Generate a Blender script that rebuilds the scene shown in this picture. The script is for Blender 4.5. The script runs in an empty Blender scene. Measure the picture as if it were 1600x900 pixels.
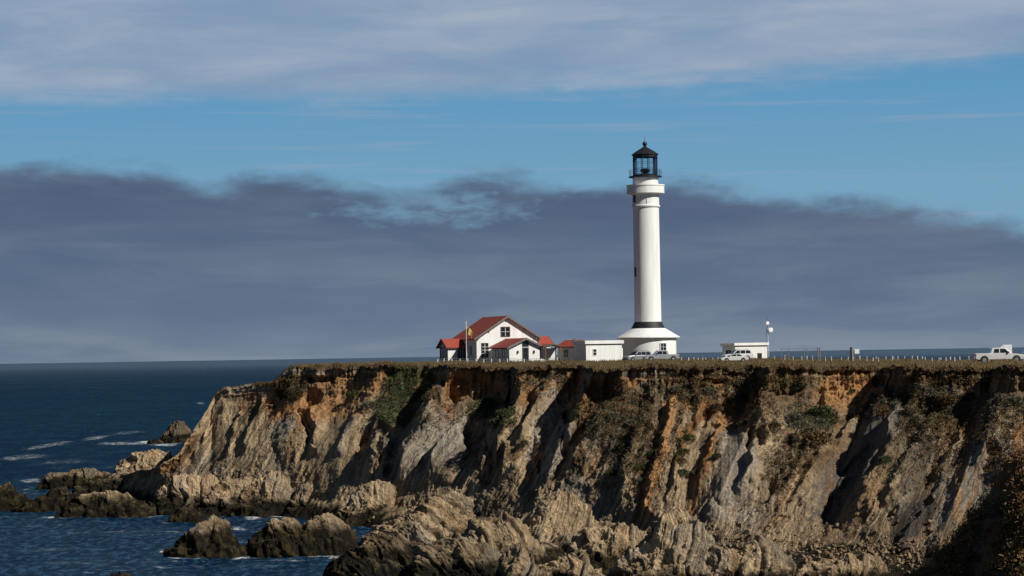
import bpy, bmesh, math, random
import numpy as np
from mathutils import Matrix, Vector
R = math.radians
S = bpy.context.scene
C = S.collection
rng = np.random.default_rng(7)
random.seed(7)

# ------------------------------------------------------------------ camera
F = 3500.0                      # focal length in photo pixels (photo 1600 wide)
CAMZ = 20.0
PITCH = math.atan(105.0/F)
ROLL = R(-0.93)
cam = bpy.data.cameras.new('camera'); co = bpy.data.objects.new('camera', cam); C.objects.link(co)
cam.sensor_width = 36.0; cam.lens = 36.0*F/1600.0; cam.clip_start = 1.0; cam.clip_end = 200000.0
M3 = Matrix.Rotation(R(90)+PITCH, 3, 'X') @ Matrix.Rotation(ROLL, 3, 'Z')
co.matrix_world = Matrix.Translation((0,0,CAMZ)) @ M3.to_4x4()
S.camera = co
MR = np.array(M3)
S.view_settings.view_transform = 'Standard'; S.view_settings.look = 'None'
S.view_settings.exposure = 0.0; S.view_settings.gamma = 1.0
S.render.resolution_x = 1024; S.render.resolution_y = 576

# ------------------------------------------------------------------ sun + sky
SUN_EL, SUN_AZ = R(38), R(53)       # azimuth measured from 'towards the camera' to the right
sd = Vector((math.cos(SUN_EL)*math.sin(SUN_AZ), -math.cos(SUN_EL)*math.cos(SUN_AZ), math.sin(SUN_EL)))
sl = bpy.data.lights.new('sun', 'SUN'); so = bpy.data.objects.new('sun', sl); C.objects.link(so)
sl.energy = 4.7; sl.angle = R(0.53); sl.color = (1.0, 0.95, 0.87)
so.rotation_euler = sd.to_track_quat('Z', 'Y').to_euler(); so.location = (60, 100, 90)

class NT:
    """tiny node helper"""
    def __init__(s, tree): s.t = tree; tree.nodes.clear()
    def n(s, typ, **kw):
        nd = s.t.nodes.new(typ)
        for k, v in kw.items():
            if k.startswith('i_'):
                nd.inputs[k[2:].replace('_', ' ')].default_value = v
            else: setattr(nd, k, v)
        return nd
    def l(s, a, b): s.t.links.new(a, b)
    def val(s, nd, idx, x):
        if hasattr(x, 'is_linked') or hasattr(x, 'links'): s.l(x, nd.inputs[idx])
        else: nd.inputs[idx].default_value = x
    def m(s, op, a, b=None, c=None, clamp=False):
        nd = s.t.nodes.new('ShaderNodeMath'); nd.operation = op; nd.use_clamp = clamp
        s.val(nd, 0, a)
        if b is not None: s.val(nd, 1, b)
        if c is not None: s.val(nd, 2, c)
        return nd.outputs[0]
    def mix(s, f, a, b, mode='MIX'):
        nd = s.t.nodes.new('ShaderNodeMix'); nd.data_type = 'RGBA'; nd.blend_type = mode
        s.val(nd, 0, f); s.val(nd, 6, a); s.val(nd, 7, b)
        return nd.outputs[2]
    def noise(s, vec, scale=1.0, detail=4.0, rough=0.5, dist=0.0, dim='3D'):
        nd = s.t.nodes.new('ShaderNodeTexNoise'); nd.noise_dimensions = dim
        s.l(vec, nd.inputs['Vector'])
        nd.inputs['Scale'].default_value = scale; nd.inputs['Detail'].default_value = detail
        nd.inputs['Roughness'].default_value = rough; nd.inputs['Distortion'].default_value = dist
        return nd.outputs['Fac']
    def ss(s, x, a, b, lo=0.0, hi=1.0):
        nd = s.t.nodes.new('ShaderNodeMapRange'); nd.interpolation_type = 'SMOOTHSTEP'
        s.val(nd, 0, x); s.val(nd, 1, a); s.val(nd, 2, b); s.val(nd, 3, lo); s.val(nd, 4, hi)
        return nd.outputs[0]
    def vec(s, x, y, z):
        nd = s.t.nodes.new('ShaderNodeCombineXYZ')
        s.val(nd, 0, x); s.val(nd, 1, y); s.val(nd, 2, z); return nd.outputs[0]
    def ramp(s, x, pts):
        nd = s.t.nodes.new('ShaderNodeValToRGB'); s.l(x, nd.inputs[0])
        e = nd.color_ramp.elements
        while len(e) < len(pts): e.new(0.5)
        for i, (p, c) in enumerate(pts):
            e[i].position = p; e[i].color = (*c, 1) if len(c) == 3 else c
        return nd.outputs[0]

def srgb(r, g, b):
    f = lambda c: ((c/255+0.055)/1.055)**2.4 if c > 10 else c/255/12.92
    return (f(r), f(g), f(b), 1.0)

w = bpy.data.worlds.new('World'); S.world = w; w.use_nodes = True
k = NT(w.node_tree)
tc = k.n('ShaderNodeTexCoord'); sep = k.n('ShaderNodeSeparateXYZ'); k.l(tc.outputs['Generated'], sep.inputs[0])
dx, dy, dz = sep.outputs
sky = k.n('ShaderNodeTexSky'); sky.sky_type = 'NISHITA'; sky.sun_disc = False
sky.sun_elevation = SUN_EL; sky.sun_rotation = math.pi - SUN_AZ
sky.altitude = 20; sky.air_density = 1.2; sky.dust_density = 0.6; sky.ozone_density = 2.0
# clear air seen between the cloud sheets
el = k.m('DIVIDE', dz, k.m('MAXIMUM', k.m('SQRT', k.m('ADD', k.m('MULTIPLY', dx, dx), k.m('MULTIPLY', dy, dy))), 0.02))   # tan(elevation)
azn = k.m('ARCTAN2', dx, dy)                                                       # azimuth
clear = k.mix(1.0, sky.outputs[0], (0.30, 0.335, 0.36, 1), 'MULTIPLY')              # scaled later by strength
# noise fields stretched along the horizon
v1 = k.vec(k.m('MULTIPLY', azn, 22.0), k.m('MULTIPLY', el, 75.0), 3.3)
n1 = k.noise(v1, 1.0, 5.0, 0.5, 0.25)
v2 = k.vec(k.m('MULTIPLY', azn, 5.0), k.m('MULTIPLY', el, 42.0), 9.1)
n2 = k.noise(v2, 1.0, 4.0, 0.55, 0.3)
v3 = k.vec(k.m('MULTIPLY', azn, 60.0), k.m('MULTIPLY', el, 150.0), 1.7)
n3 = k.noise(v3, 1.0, 4.0, 0.6, 0.3)
# dark marine layer: its top edge by azimuth
edge = k.n('ShaderNodeFloatCurve')
azr = k.m('MULTIPLY_ADD', azn, 1.0/0.56, 0.5, clamp=True)      # azimuth -0.28..0.28 -> 0..1
k.l(azr, edge.inputs['Value'])
cv = edge.mapping.curves[0]
# (photo x, photo y of the cloud edge)
pts = [(-200,262),(0,258),(150,259),(260,263),(330,285),(400,275),(480,276),(560,290),(640,300),(720,275),(780,268),(860,288),(930,292),(1050,278),(1120,286),(1200,300),(1290,312),(1380,320),(1470,328),(1560,345),(1650,362),(1780,352)]
def edge_v(px, py): return (math.atan((px-800)/F)/0.56+0.5, (568-26*px/1600-py)/F/0.16)
P0 = [edge_v(*p) for p in pts]
while len(cv.points) < len(P0)+2: cv.points.new(0.5, 0.5)
allp = [(0, P0[0][1])] + P0 + [(1, P0[-1][1])]
for i, p in enumerate(allp): cv.points[i].location = p
edge.mapping.update()
eh = k.m('MULTIPLY', edge.outputs[0], 0.16)
e_low = k.m('ADD', eh, k.m('MULTIPLY', k.m('SUBTRACT', n1, 0.5), 0.016))
e_low = k.m('ADD', e_low, k.m('MULTIPLY', k.m('SUBTRACT', n3, 0.5), 0.011))
m_low = k.ss(k.m('SUBTRACT', e_low, el), -0.004, 0.009)
# a pale opening in the dark layer left of the tower
hx = k.m('DIVIDE', k.m('ADD', azn, 0.038), 0.05); hy = k.m('DIVIDE', k.m('SUBTRACT', el, 0.0665), 0.0105)
hole = k.m('SUBTRACT', 1.0, k.m('ADD', k.m('MULTIPLY', hx, hx), k.m('MULTIPLY', hy, hy)))
hole = k.m('ADD', hole, k.m('MULTIPLY', k.m('SUBTRACT', n3, 0.5), 4.0))
hole = k.m('MULTIPLY', k.ss(hole, 0.1, 1.6), 0.62)
m_low = k.m('MULTIPLY', m_low, k.m('SUBTRACT', 1.0, hole))
lowcol = k.ramp(k.m('DIVIDE', el, 0.1, clamp=True), [(0.0, srgb(114,128,149)), (0.18, srgb(103,119,142)), (0.45, srgb(92,109,134)), (0.75, srgb(83,99,125)), (1.0, srgb(89,109,136))])
v5 = k.vec(k.m('MULTIPLY', azn, 9.0), k.m('MULTIPLY', el, 60.0), 12.5); n5 = k.noise(v5, 1.0, 5.0, 0.55, 0.5)
lowcol = k.mix(k.ss(n5, 0.38, 0.68), lowcol, k.mix(1.0, lowcol, (1.30, 1.24, 1.12, 1), 'MULTIPLY'))
lowcol = k.mix(k.m('MULTIPLY', k.ss(n1, 0.3, 0.75), 0.8), lowcol, k.mix(1.0, lowcol, (0.86, 0.88, 0.92, 1), 'MULTIPLY'))
# streaks in it
m_str = k.m('MULTIPLY', k.ss(k.noise(k.vec(k.m('MULTIPLY', azn, 20.0), k.m('MULTIPLY', el, 330.0), 5.0), 1.0, 3.0, 0.5), 0.66, 0.82), 0.35)
m_str = k.m('MULTIPLY', m_str, k.ss(el, 0.055, 0.03))
lowcol = k.mix(m_str, lowcol, srgb(125,150,180))
# pale high sheet
e_up = k.m('ADD', 0.1165, k.m('MULTIPLY', k.m('SUBTRACT', n2, 0.5), 0.03))
e_up = k.m('ADD', e_up, k.m('MULTIPLY', k.m('MAXIMUM', k.m('SUBTRACT', azn, 0.07), 0.0), 0.06))
e_up = k.m('ADD', e_up, k.m('MULTIPLY', k.m('SUBTRACT', n3, 0.5), 0.008))
m_up = k.m('MULTIPLY', k.ss(k.m('SUBTRACT', el, e_up), -0.004, 0.010), k.ss(n2, 0.15, 0.5, 0.7, 0.97))
m_up = k.m('MULTIPLY', m_up, k.ss(el, 0.165, 0.38, 1.0, 0.05))
v4 = k.vec(k.m('MULTIPLY', azn, 11.0), k.m('MULTIPLY', el, 55.0), 6.6)
upcol = k.mix(k.ss(k.noise(v4, 1.0, 6.0, 0.55, 0.35), 0.28, 0.74), srgb(130,154,182), srgb(165,177,194))
upcol = k.mix(k.m('MULTIPLY', k.ss(n2, 0.45, 0.75), 0.5), upcol, srgb(124,150,186))
# wisps in the blue gap
wv = k.vec(k.m('MULTIPLY', azn, 9.0), k.m('MULTIPLY', el, 260.0), 2.0)
m_w = k.m('MULTIPLY', k.ss(k.noise(wv, 1.0, 4.0, 0.55, 0.2), 0.52, 0.75), 0.6)
gap = k.ramp(k.m('DIVIDE', el, 0.16, clamp=True), [(0.0, srgb(122,160,186)), (0.45, srgb(118,163,192)), (0.72, srgb(97,152,190)), (1.0, srgb(88,140,182))])
# above the frame the real sky takes over
f_hi = k.ss(el, 0.13, 0.26)
gap = k.mix(f_hi, gap, clear)
col = k.mix(m_w, gap, srgb(140,162,190))
col = k.mix(m_up, col, upcol)
col = k.mix(m_low, col, lowcol)
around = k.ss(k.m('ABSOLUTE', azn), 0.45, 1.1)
col = k.mix(around, col, k.mix(1.0, col, (0.42, 0.47, 0.56, 1), 'MULTIPLY'))  # sky out of view dimmed, added to weaken fill on shaded walls
# colours above are display values; the Background strength stays low, so scale them up by its inverse
STR = 0.1
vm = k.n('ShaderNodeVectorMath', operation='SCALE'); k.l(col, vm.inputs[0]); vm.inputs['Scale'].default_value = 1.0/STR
# 'clear' is nishita * tint: it must not be scaled twice -> pre-divide
for nd in k.t.nodes:
    if nd.type == 'MIX' and nd.blend_type == 'MULTIPLY' and not nd.inputs[7].is_linked and abs(nd.inputs[7].default_value[0]-0.30) < 1e-6:
        nd.inputs[7].default_value = (0.026*0.8, 0.026*0.85, 0.026*0.95, 1)
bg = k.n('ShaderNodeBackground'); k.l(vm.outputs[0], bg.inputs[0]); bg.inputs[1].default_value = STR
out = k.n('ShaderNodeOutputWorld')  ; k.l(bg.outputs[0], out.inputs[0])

# ------------------------------------------------------------------ projection
def world(x, y, D):
    """photo pixel + distance along +Y -> world point(s)"""
    x = np.asarray(x, float); y = np.asarray(y, float); D = np.asarray(D, float)
    v = np.stack(np.broadcast_arrays((x-800)/F, -(y-450)/F, -np.ones_like(x+y)), -1) @ MR.T
    s = D/v[..., 1]
    p = v*s[..., None]; p[..., 2] += CAMZ
    return p
def project(P):
    q = np.array(P, float); q[..., 2] -= CAMZ
    v = q @ MR
    return 800 + F*v[..., 0]/-v[..., 2], 450 - F*v[..., 1]/-v[..., 2]

# ------------------------------------------------------------------ numpy noise
_perm = rng.permutation(512).astype(np.int64); _perm = np.concatenate([_perm, _perm, _perm])
_g = rng.normal(size=(512, 3)); _g /= np.linalg.norm(_g, axis=1)[:, None]
def pn(x, y, z):
    xi, yi, zi = np.floor(x).astype(np.int64), np.floor(y).astype(np.int64), np.floor(z).astype(np.int64)
    fx, fy, fz = x-xi, y-yi, z-zi
    u, v, w_ = fx*fx*fx*(fx*(fx*6-15)+10), fy*fy*fy*(fy*(fy*6-15)+10), fz*fz*fz*(fz*(fz*6-15)+10)
    xi &= 511; yi &= 511; zi &= 511
    r = 0
    for a in (0, 1):
        for b in (0, 1):
            for c in (0, 1):
                h = _perm[(_perm[(_perm[(xi+a) & 511]+yi+b) & 511]+zi+c) & 511]
                g = _g[h]
                d = g[..., 0]*(fx-a)+g[..., 1]*(fy-b)+g[..., 2]*(fz-c)
                r = r + d*(u if a else 1-u)*(v if b else 1-v)*(w_ if c else 1-w_)
    return r*1.5
def fbm(P, scale, octv=4, rough=0.5, off=0.0, st=(1, 1, 1)):
    x, y, z = P[..., 0]/scale*st[0]+off, P[..., 1]/scale*st[1]+off*1.7, P[..., 2]/scale*st[2]-off
    a, s = 1.0, 0
    for i in range(octv):
        s = s + a*pn(x, y, z); x = x*2.03+5.1; y = y*2.03+1.3; z = z*2.03+7.7; a *= rough
    return s
def ridged(P, scale, octv=4, off=0.0):
    x, y, z = P[..., 0]/scale+off, P[..., 1]/scale+off, P[..., 2]/scale-off
    a, s = 1.0, 0
    for i in range(octv):
        s = s + a*(1-2*np.abs(pn(x, y, z))); x = x*2.1+5.1; y = y*2.1+1.3; z = z*2.1+7.7; a *= 0.5
    return s
def sstep(x, a, b):
    t = np.clip((x-a)/(b-a), 0, 1); return t*t*(3-2*t)
def saw(q, wl=0.12):
    f = q-np.floor(q)
    return np.where(f < wl, f/wl*(1-wl), 1-f)-0.45

# ------------------------------------------------------------------ object helpers
def linkmesh(name, me, mat=None, parent=None, smooth=False):
    o = bpy.data.objects.new(name, me); C.objects.link(o)
    if mat: me.materials.append(mat)
    if parent: o.parent = parent
    if smooth: me.polygons.foreach_set('use_smooth', np.ones(len(me.polygons), bool))
    return o
def tag(o, label=None, cat=None, group=None, kind=None):
    if label: o['label'] = label
    if cat: o['category'] = cat
    if group: o['group'] = group
    if kind: o['kind'] = kind
    return o
def thing(name, loc, rz=0.0, label=None, cat=None, group=None):
    o = bpy.data.objects.new(name, None); C.objects.link(o); o.empty_display_size = 0.2
    o.location = [float(v) for v in loc]; o.rotation_euler = (0, 0, rz)
    return tag(o, label, cat, group)
def npmesh(name, V, Q, smooth=True):
    """V (n,3), Q (m,k) quads or triangles"""
    me = bpy.data.meshes.new(name)
    V = np.ascontiguousarray(V, np.float32); Q = np.ascontiguousarray(Q, np.int32)
    m, kk = Q.shape
    me.vertices.add(len(V)); me.vertices.foreach_set('co', V.ravel())
    me.loops.add(m*kk); me.loops.foreach_set('vertex_index', Q.ravel())
    me.polygons.add(m); me.polygons.foreach_set('loop_start', np.arange(0, m*kk, kk, dtype=np.int32))
    me.update(calc_edges=True)
    if smooth: me.polygons.foreach_set('use_smooth', np.ones(m, bool))
    me.update()
    return me
def attr_col(me, name, c):
    a = me.attributes.new(name, 'FLOAT_COLOR', 'POINT')
    c = np.concatenate([c, np.ones((len(c), 1))], 1) if c.shape[1] == 3 else c
    a.data.foreach_set('color', np.ascontiguousarray(c, np.float32).ravel())
def attr_vec(me, name, v):
    a = me.attributes.new(name, 'FLOAT_VECTOR', 'POINT'); a.data.foreach_set('vector', np.ascontiguousarray(v, np.float32).ravel())
def gridquads(h, w_, wrap=False):
    i = np.arange(h-1)[:, None]*w_; j = np.arange(w_ if wrap else w_-1)[None, :]
    j2 = (j+1) % w_
    return np.stack([i+j, i+w_+j, i+w_+j2, i+j2], -1).reshape(-1, 4)

class MB:
    def __init__(s): s.v = []; s.f = []
    def add(s, vs, fs):
        b = len(s.v); s.v += [tuple(float(c) for c in p) for p in vs]; s.f += [tuple(b+i for i in f) for f in fs]; return s
    def box(s, x0, x1, y0, y1, z0, z1):
        return s.add([(x0,y0,z0),(x1,y0,z0),(x1,y1,z0),(x0,y1,z0),(x0,y0,z1),(x1,y0,z1),(x1,y1,z1),(x0,y1,z1)],
                     [(0,3,2,1),(4,5,6,7),(0,1,5,4),(1,2,6,5),(2,3,7,6),(3,0,4,7)])
    def prism(s, poly, a, b, axis='y'):
        """poly of (u,v); extruded along axis from a to b. axis y: (u->x, v->z); axis x: (u->y, v->z); axis z: (u->x, v->y)"""
        n = len(poly)
        mk = {'y': lambda u, v, t: (u, t, v), 'x': lambda u, v, t: (t, u, v), 'z': lambda u, v, t: (u, v, t)}[axis]
        vs = [mk(u, v, a) for u, v in poly]+[mk(u, v, b) for u, v in poly]
        fs = [tuple(range(n)), tuple(range(2*n-1, n-1, -1))]+[(i, n+i, n+(i+1) % n, (i+1) % n) for i in range(n)]
        return s.add(vs, fs)
    def lathe(s, prof, n=32, c=(0, 0, 0), axis='z', a0=0.0, cap=True):
        vs = []; m = len(prof)
        for r, z in prof:
            for i in range(n):
                a = a0+2*math.pi*i/n; x, y = r*math.cos(a), r*math.sin(a)
                vs.append({'z': (c[0]+x, c[1]+y, c[2]+z), 'y': (c[0]+x, c[1]+z, c[2]+y), 'x': (c[0]+z, c[1]+x, c[2]+y)}[axis])
        fs = [(j*n+i, j*n+(i+1) % n, (j+1)*n+(i+1) % n, (j+1)*n+i) for j in range(m-1) for i in range(n)]
        if cap: fs += [tuple(range(n-1, -1, -1)), tuple((m-1)*n+i for i in range(n))]
        return s.add(vs, fs)
    def tube(s, p, q, r, n=8, r2=None):
        p, q = Vector(p), Vector(q); d = (q-p).normalized()
        a = d.orthogonal().normalized(); b = d.cross(a); r2 = r if r2 is None else r2
        vs = [p+(a*math.cos(t)+b*math.sin(t))*r for t in [2*math.pi*i/n for i in range(n)]]
        vs += [q+(a*math.cos(t)+b*math.sin(t))*r2 for t in [2*math.pi*i/n for i in range(n)]]
        return s.add([tuple(v) for v in vs], [tuple(range(n-1, -1, -1)), tuple(range(n, 2*n))]+[(i, (i+1) % n, n+(i+1) % n, n+i) for i in range(n)])
    def build(s, name, mat, parent=None, bevel=0, smooth=None):
        me = bpy.data.meshes.new(name); me.from_pydata(s.v, [], s.f); me.update()
        bm = bmesh.new(); bm.from_mesh(me); bmesh.ops.recalc_face_normals(bm, faces=bm.faces); bm.to_mesh(me); bm.free()
        o = linkmesh(name, me, mat, parent)
        if smooth:
            me.polygons.foreach_set('use_smooth', np.ones(len(me.polygons), bool))
            me.set_sharp_from_angle(angle=R(smooth))
        if bevel:
            b = o.modifiers.new('bevel', 'BEVEL'); b.width = bevel; b.segments = 2; b.limit_method = 'ANGLE'; b.angle_limit = R(35)
        return o

# ------------------------------------------------------------------ materials
def newmat(name):
    m = bpy.data.materials.new(name); m.use_nodes = True; return m, NT(m.node_tree)
def finish(kk, bsdf): 
    o = kk.n('ShaderNodeOutputMaterial'); kk.l(bsdf.outputs[0], o.inputs[0])
def plain(name, col, rough=0.6, metal=0.0, var=0.12, scale=3.0, bump=0.0, streak=False, spec=0.4):
    m, kk = newmat(name); tcn = kk.n('ShaderNodeTexCoord'); b = kk.n('ShaderNodeBsdfPrincipled')
    vec = tcn.outputs['Object']
    if streak:
        mp = kk.n('ShaderNodeMapping'); mp.inputs['Scale'].default_value = (1, 1, 0.12); kk.l(vec, mp.inputs[0]); vec = mp.outputs[0]
    nz = kk.noise(vec, scale, 5.0, 0.6)
    c = (*col, 1)
    kk.l(kk.mix(kk.ss(nz, 0.3, 0.7), tuple(v*(1-var) for v in col)+(1,), tuple(min(1, v*(1+var*0.5)) for v in col)+(1,)), b.inputs['Base Color'])
    if streak:
        ms_ = kk.n('ShaderNodeMapping'); ms_.inputs['Scale'].default_value = (3.0, 3.0, 0.10); kk.l(tcn.outputs['Object'], ms_.inputs[0])
        st_ = kk.m('MULTIPLY', kk.ss(kk.noise(ms_.outputs[0], 1.0, 5.0, 0.6), 0.56, 0.74), 0.45)
        bc = b.inputs['Base Color']; src = bc.links[0].from_socket
        kk.l(kk.mix(st_, src, (0.52, 0.46, 0.37, 1)), bc)
    b.inputs['Roughness'].default_value = rough; b.inputs['Metallic'].default_value = metal
    b.inputs['Specular IOR Level'].default_value = spec
    if bump:
        bp = kk.n('ShaderNodeBump'); bp.inputs['Strength'].default_value = 0.5; bp.inputs['Distance'].default_value = bump
        kk.l(kk.noise(vec, scale*6, 4.0, 0.6), bp.inputs['Height']); kk.l(bp.outputs[0], b.inputs['Normal'])
    finish(kk, b); return m
M = {}
M['white'] = plain('white_painted_masonry', (0.84, 0.84, 0.81), 0.75, var=0.10, scale=0.9, streak=True)
M['white2'] = plain('white_painted_timber', (0.83, 0.83, 0.80), 0.7, var=0.08, scale=1.2, streak=True)
M['black'] = plain('black_painted_iron', (0.018, 0.02, 0.024), 0.45, var=0.3)
M['blackband'] = plain('black_painted_band', (0.02, 0.021, 0.024), 0.6, var=0.4, scale=2)
M['grey'] = plain('grey_trim', (0.16, 0.155, 0.15), 0.7)
M['brown'] = plain('brown_timber', (0.14, 0.09, 0.055), 0.8, var=0.3)
M['dark'] = plain('dark_trim', (0.03, 0.03, 0.032), 0.6)
M['steel'] = plain('galvanised_steel', (0.35, 0.36, 0.37), 0.45, metal=0.6)
M['sign'] = plain('white_sign_panel', (0.82, 0.83, 0.85), 0.5, var=0.03)
M['postpaint'] = plain('weathered_white_post_paint', (0.66, 0.66, 0.64), 0.8, var=0.4, scale=1.5)
M['tyre'] = plain('tyre_rubber', (0.02, 0.02, 0.02), 0.85)
M['rim'] = plain('alloy_rim', (0.45, 0.46, 0.47), 0.35, metal=0.7)
M['carwhite'] = plain('white_car_paint', (0.66, 0.66, 0.65), 0.25, var=0.04, spec=0.6)
M['carsilver'] = plain('silver_car_paint', (0.30, 0.31, 0.33), 0.3, metal=0.35, var=0.05)
M['cargrey'] = plain('pale_grey_car_paint', (0.36, 0.38, 0.40), 0.3, metal=0.2, var=0.05)
M['redlamp'] = plain('red_lamp_lens', (0.45, 0.04, 0.02), 0.3)
M['lamp'] = plain('clear_lamp_lens', (0.7, 0.7, 0.68), 0.15)
M['concrete'] = plain('concrete', (0.33, 0.32, 0.30), 0.85)
M['flagy'] = plain('faded_yellow_flag_cloth', (0.50, 0.36, 0.13), 0.8)

def mat_glass(name, base=(0.015, 0.02, 0.025)):
    m, kk = newmat(name); b = kk.n('ShaderNodeBsdfPrincipled')
    b.inputs['Base Color'].default_value = (*base, 1); b.inputs['Roughness'].default_value = 0.08
    b.inputs['Specular IOR Level'].default_value = 0.6
    finish(kk, b); return m
M['glass'] = mat_glass('dark_window_glass')
def mat_clearglass():
    m, kk = newmat('lantern_glass'); t = kk.n('ShaderNodeBsdfTransparent'); g = kk.n('ShaderNodeBsdfGlossy')
    t.inputs[0].default_value = (0.86, 0.9, 0.92, 1); g.inputs['Roughness'].default_value = 0.03
    fr = kk.n('ShaderNodeFresnel'); fr.inputs[0].default_value = 1.45
    mx = kk.n('ShaderNodeMixShader'); kk.l(fr.outputs[0], mx.inputs[0]); kk.l(t.outputs[0], mx.inputs[1]); kk.l(g.outputs[0], mx.inputs[2])
    finish(kk, mx); return m
M['lantern_glass'] = mat_clearglass()
def mat_roof():
    m, kk = newmat('red_shingle_roof'); tcn = kk.n('ShaderNodeTexCoord'); b = kk.n('ShaderNodeBsdfPrincipled')
    v = tcn.outputs['Object']; sp = kk.n('ShaderNodeSeparateXYZ'); kk.l(v, sp.inputs[0])
    rows = kk.m('FRACT', kk.m('MULTIPLY', sp.outputs[2], 6.0))
    nz = kk.noise(v, 2.5, 5.0, 0.7)
    c = kk.mix(kk.ss(nz, 0.3, 0.7), (0.27, 0.042, 0.028, 1), (0.40, 0.078, 0.046, 1))
    kk.l(kk.mix(kk.m('MULTIPLY', kk.ss(rows, 0.12, 0.0), 0.4), c, (0.12, 0.025, 0.02, 1)), b.inputs['Base Color'])
    b.inputs['Roughness'].default_value = 0.8
    bp = kk.n('ShaderNodeBump'); bp.inputs['Distance'].default_value = 0.02; kk.l(rows, bp.inputs['Height']); kk.l(bp.outputs[0], b.inputs['Normal'])
    finish(kk, b); return m
M['roof'] = mat_roof()

def mat_rock():
    """colour comes from the mesh ('tint'); beds follow the 'beds' attribute (x across, y along, z depth)"""
    m, kk = newmat('bedded_cliff_rock'); b = kk.n('ShaderNodeBsdfPrincipled')
    tint = kk.n('ShaderNodeAttribute', attribute_name='tint'); beds = kk.n('ShaderNodeAttribute', attribute_name='beds')
    geo = kk.n('ShaderNodeNewGeometry')
    msk = kk.n('ShaderNodeAttribute', attribute_name='mask'); ms = kk.n('ShaderNodeSeparateXYZ'); kk.l(msk.outputs['Vector'], ms.inputs[0])
    bedw, soil, veg = ms.outputs
    mp = kk.n('ShaderNodeMapping'); mp.inputs['Scale'].default_value = (3.2, 0.10, 0.10); kk.l(beds.outputs['Vector'], mp.inputs[0])
    s1 = kk.noise(mp.outputs[0], 1.0, 5.0, 0.62, 0.25)
    mp2 = kk.n('ShaderNodeMapping'); mp2.inputs['Scale'].default_value = (9.0, 0.45, 0.45); kk.l(beds.outputs['Vector'], mp2.inputs[0])
    s2 = kk.noise(mp2.outputs[0], 1.0, 3.0, 0.6, 0.4)
    p = geo.outputs['Position']
    g1 = kk.noise(p, 0.55, 6.0, 0.65); g2 = kk.noise(p, 3.2, 5.0, 0.7); g3 = kk.noise(p, 9.0, 4.0, 0.7)
    vo = kk.n('ShaderNodeTexVoronoi'); vo.inputs['Scale'].default_value = 2.6; kk.l(p, vo.inputs['Vector'])
    vsmall = kk.n('ShaderNodeTexVoronoi'); vsmall.inputs['Scale'].default_value = 6.5; kk.l(p, vsmall.inputs['Vector'])
    c = tint.outputs['Color']
    f1 = kk.ss(s1, 0.30, 0.70); f1 = kk.m('MULTIPLY_ADD', kk.m('SUBTRACT', f1, 0.5), bedw, 0.5)
    c = kk.mix(f1, kk.mix(1.0, c, (0.5, 0.49, 0.49, 1), 'MULTIPLY'), kk.mix(1.0, c, (1.5, 1.48, 1.44, 1), 'MULTIPLY'))
    f2 = kk.m('MULTIPLY', kk.ss(s2, 0.50, 0.66), kk.m('MULTIPLY', bedw, 0.8))
    c = kk.mix(f2, c, kk.mix(1.0, c, (0.40, 0.38, 0.38, 1), 'MULTIPLY'))
    c = kk.mix(kk.m('MULTIPLY', kk.ss(g2, 0.36, 0.64), 0.75), kk.mix(1.0, c, (0.68, 0.66, 0.63, 1), 'MULTIPLY'), kk.mix(1.0, c, (1.3, 1.28, 1.25, 1), 'MULTIPLY'))
    c = kk.mix(kk.m('MULTIPLY', kk.ss(g1, 0.52, 0.68), 0.35), c, kk.mix(1.0, c, (1.08, 0.88, 0.68, 1), 'MULTIPLY'))
    crack = kk.m('MULTIPLY', kk.ss(g3, 0.53, 0.68), 0.42)
    c = kk.mix(crack, c, kk.mix(1.0, c, (0.35, 0.34, 0.33, 1), 'MULTIPLY'))
    kk.l(c, b.inputs['Base Color']); b.inputs['Roughness'].default_value = 0.92; b.inputs['Specular IOR Level'].default_value = 0.15
    h = kk.m('MULTIPLY', kk.m('MULTIPLY', s1, bedw), 1.3)
    h = kk.m('ADD', h, kk.m('MULTIPLY', kk.m('MULTIPLY', s2, bedw), 0.5))
    h = kk.m('ADD', h, kk.m('MULTIPLY', g2, 0.8)); h = kk.m('ADD', h, kk.m('MULTIPLY', g3, 0.35))
    h = kk.m('ADD', h, kk.m('MULTIPLY', vo.outputs['Distance'], 0.25)); h = kk.m('ADD', h, kk.m('MULTIPLY', vsmall.outputs['Distance'], 0.15))
    bp = kk.n('ShaderNodeBump'); bp.inputs['Distance'].default_value = 0.42; bp.inputs['Strength'].default_value = 0.85
    kk.l(h, bp.inputs['Height']); kk.l(bp.outputs[0], b.inputs['Normal'])
    finish(kk, b); return m
M['rock'] = mat_rock()
def mat_ground():
    m, kk = newmat('dry_coastal_turf'); b = kk.n('ShaderNodeBsdfPrincipled'); geo = kk.n('ShaderNodeNewGeometry'); p = geo.outputs['Position']
    a = kk.noise(p, 0.16, 5.0, 0.6); bb = kk.noise(p, 1.3, 5.0, 0.7)
    c = kk.mix(kk.ss(a, 0.4, 0.62), (0.105, 0.074, 0.036, 1), (0.070, 0.062, 0.027, 1))
    c = kk.mix(kk.ss(bb, 0.5, 0.75), c, (0.17, 0.13, 0.075, 1)); c = kk.mix(kk.ss(bb, 0.42, 0.25), c, (0.045, 0.040, 0.018, 1))
    kk.l(c, b.inputs['Base Color']); b.inputs['Roughness'].default_value = 0.95; b.inputs['Specular IOR Level'].default_value = 0.1
    bp = kk.n('ShaderNodeBump'); bp.inputs['Distance'].default_value = 0.3; kk.l(kk.noise(p, 2.0, 6.0, 0.75), bp.inputs['Height']); kk.l(bp.outputs[0], b.inputs['Normal'])
    finish(kk, b); return m
M['ground'] = mat_ground()
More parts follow.
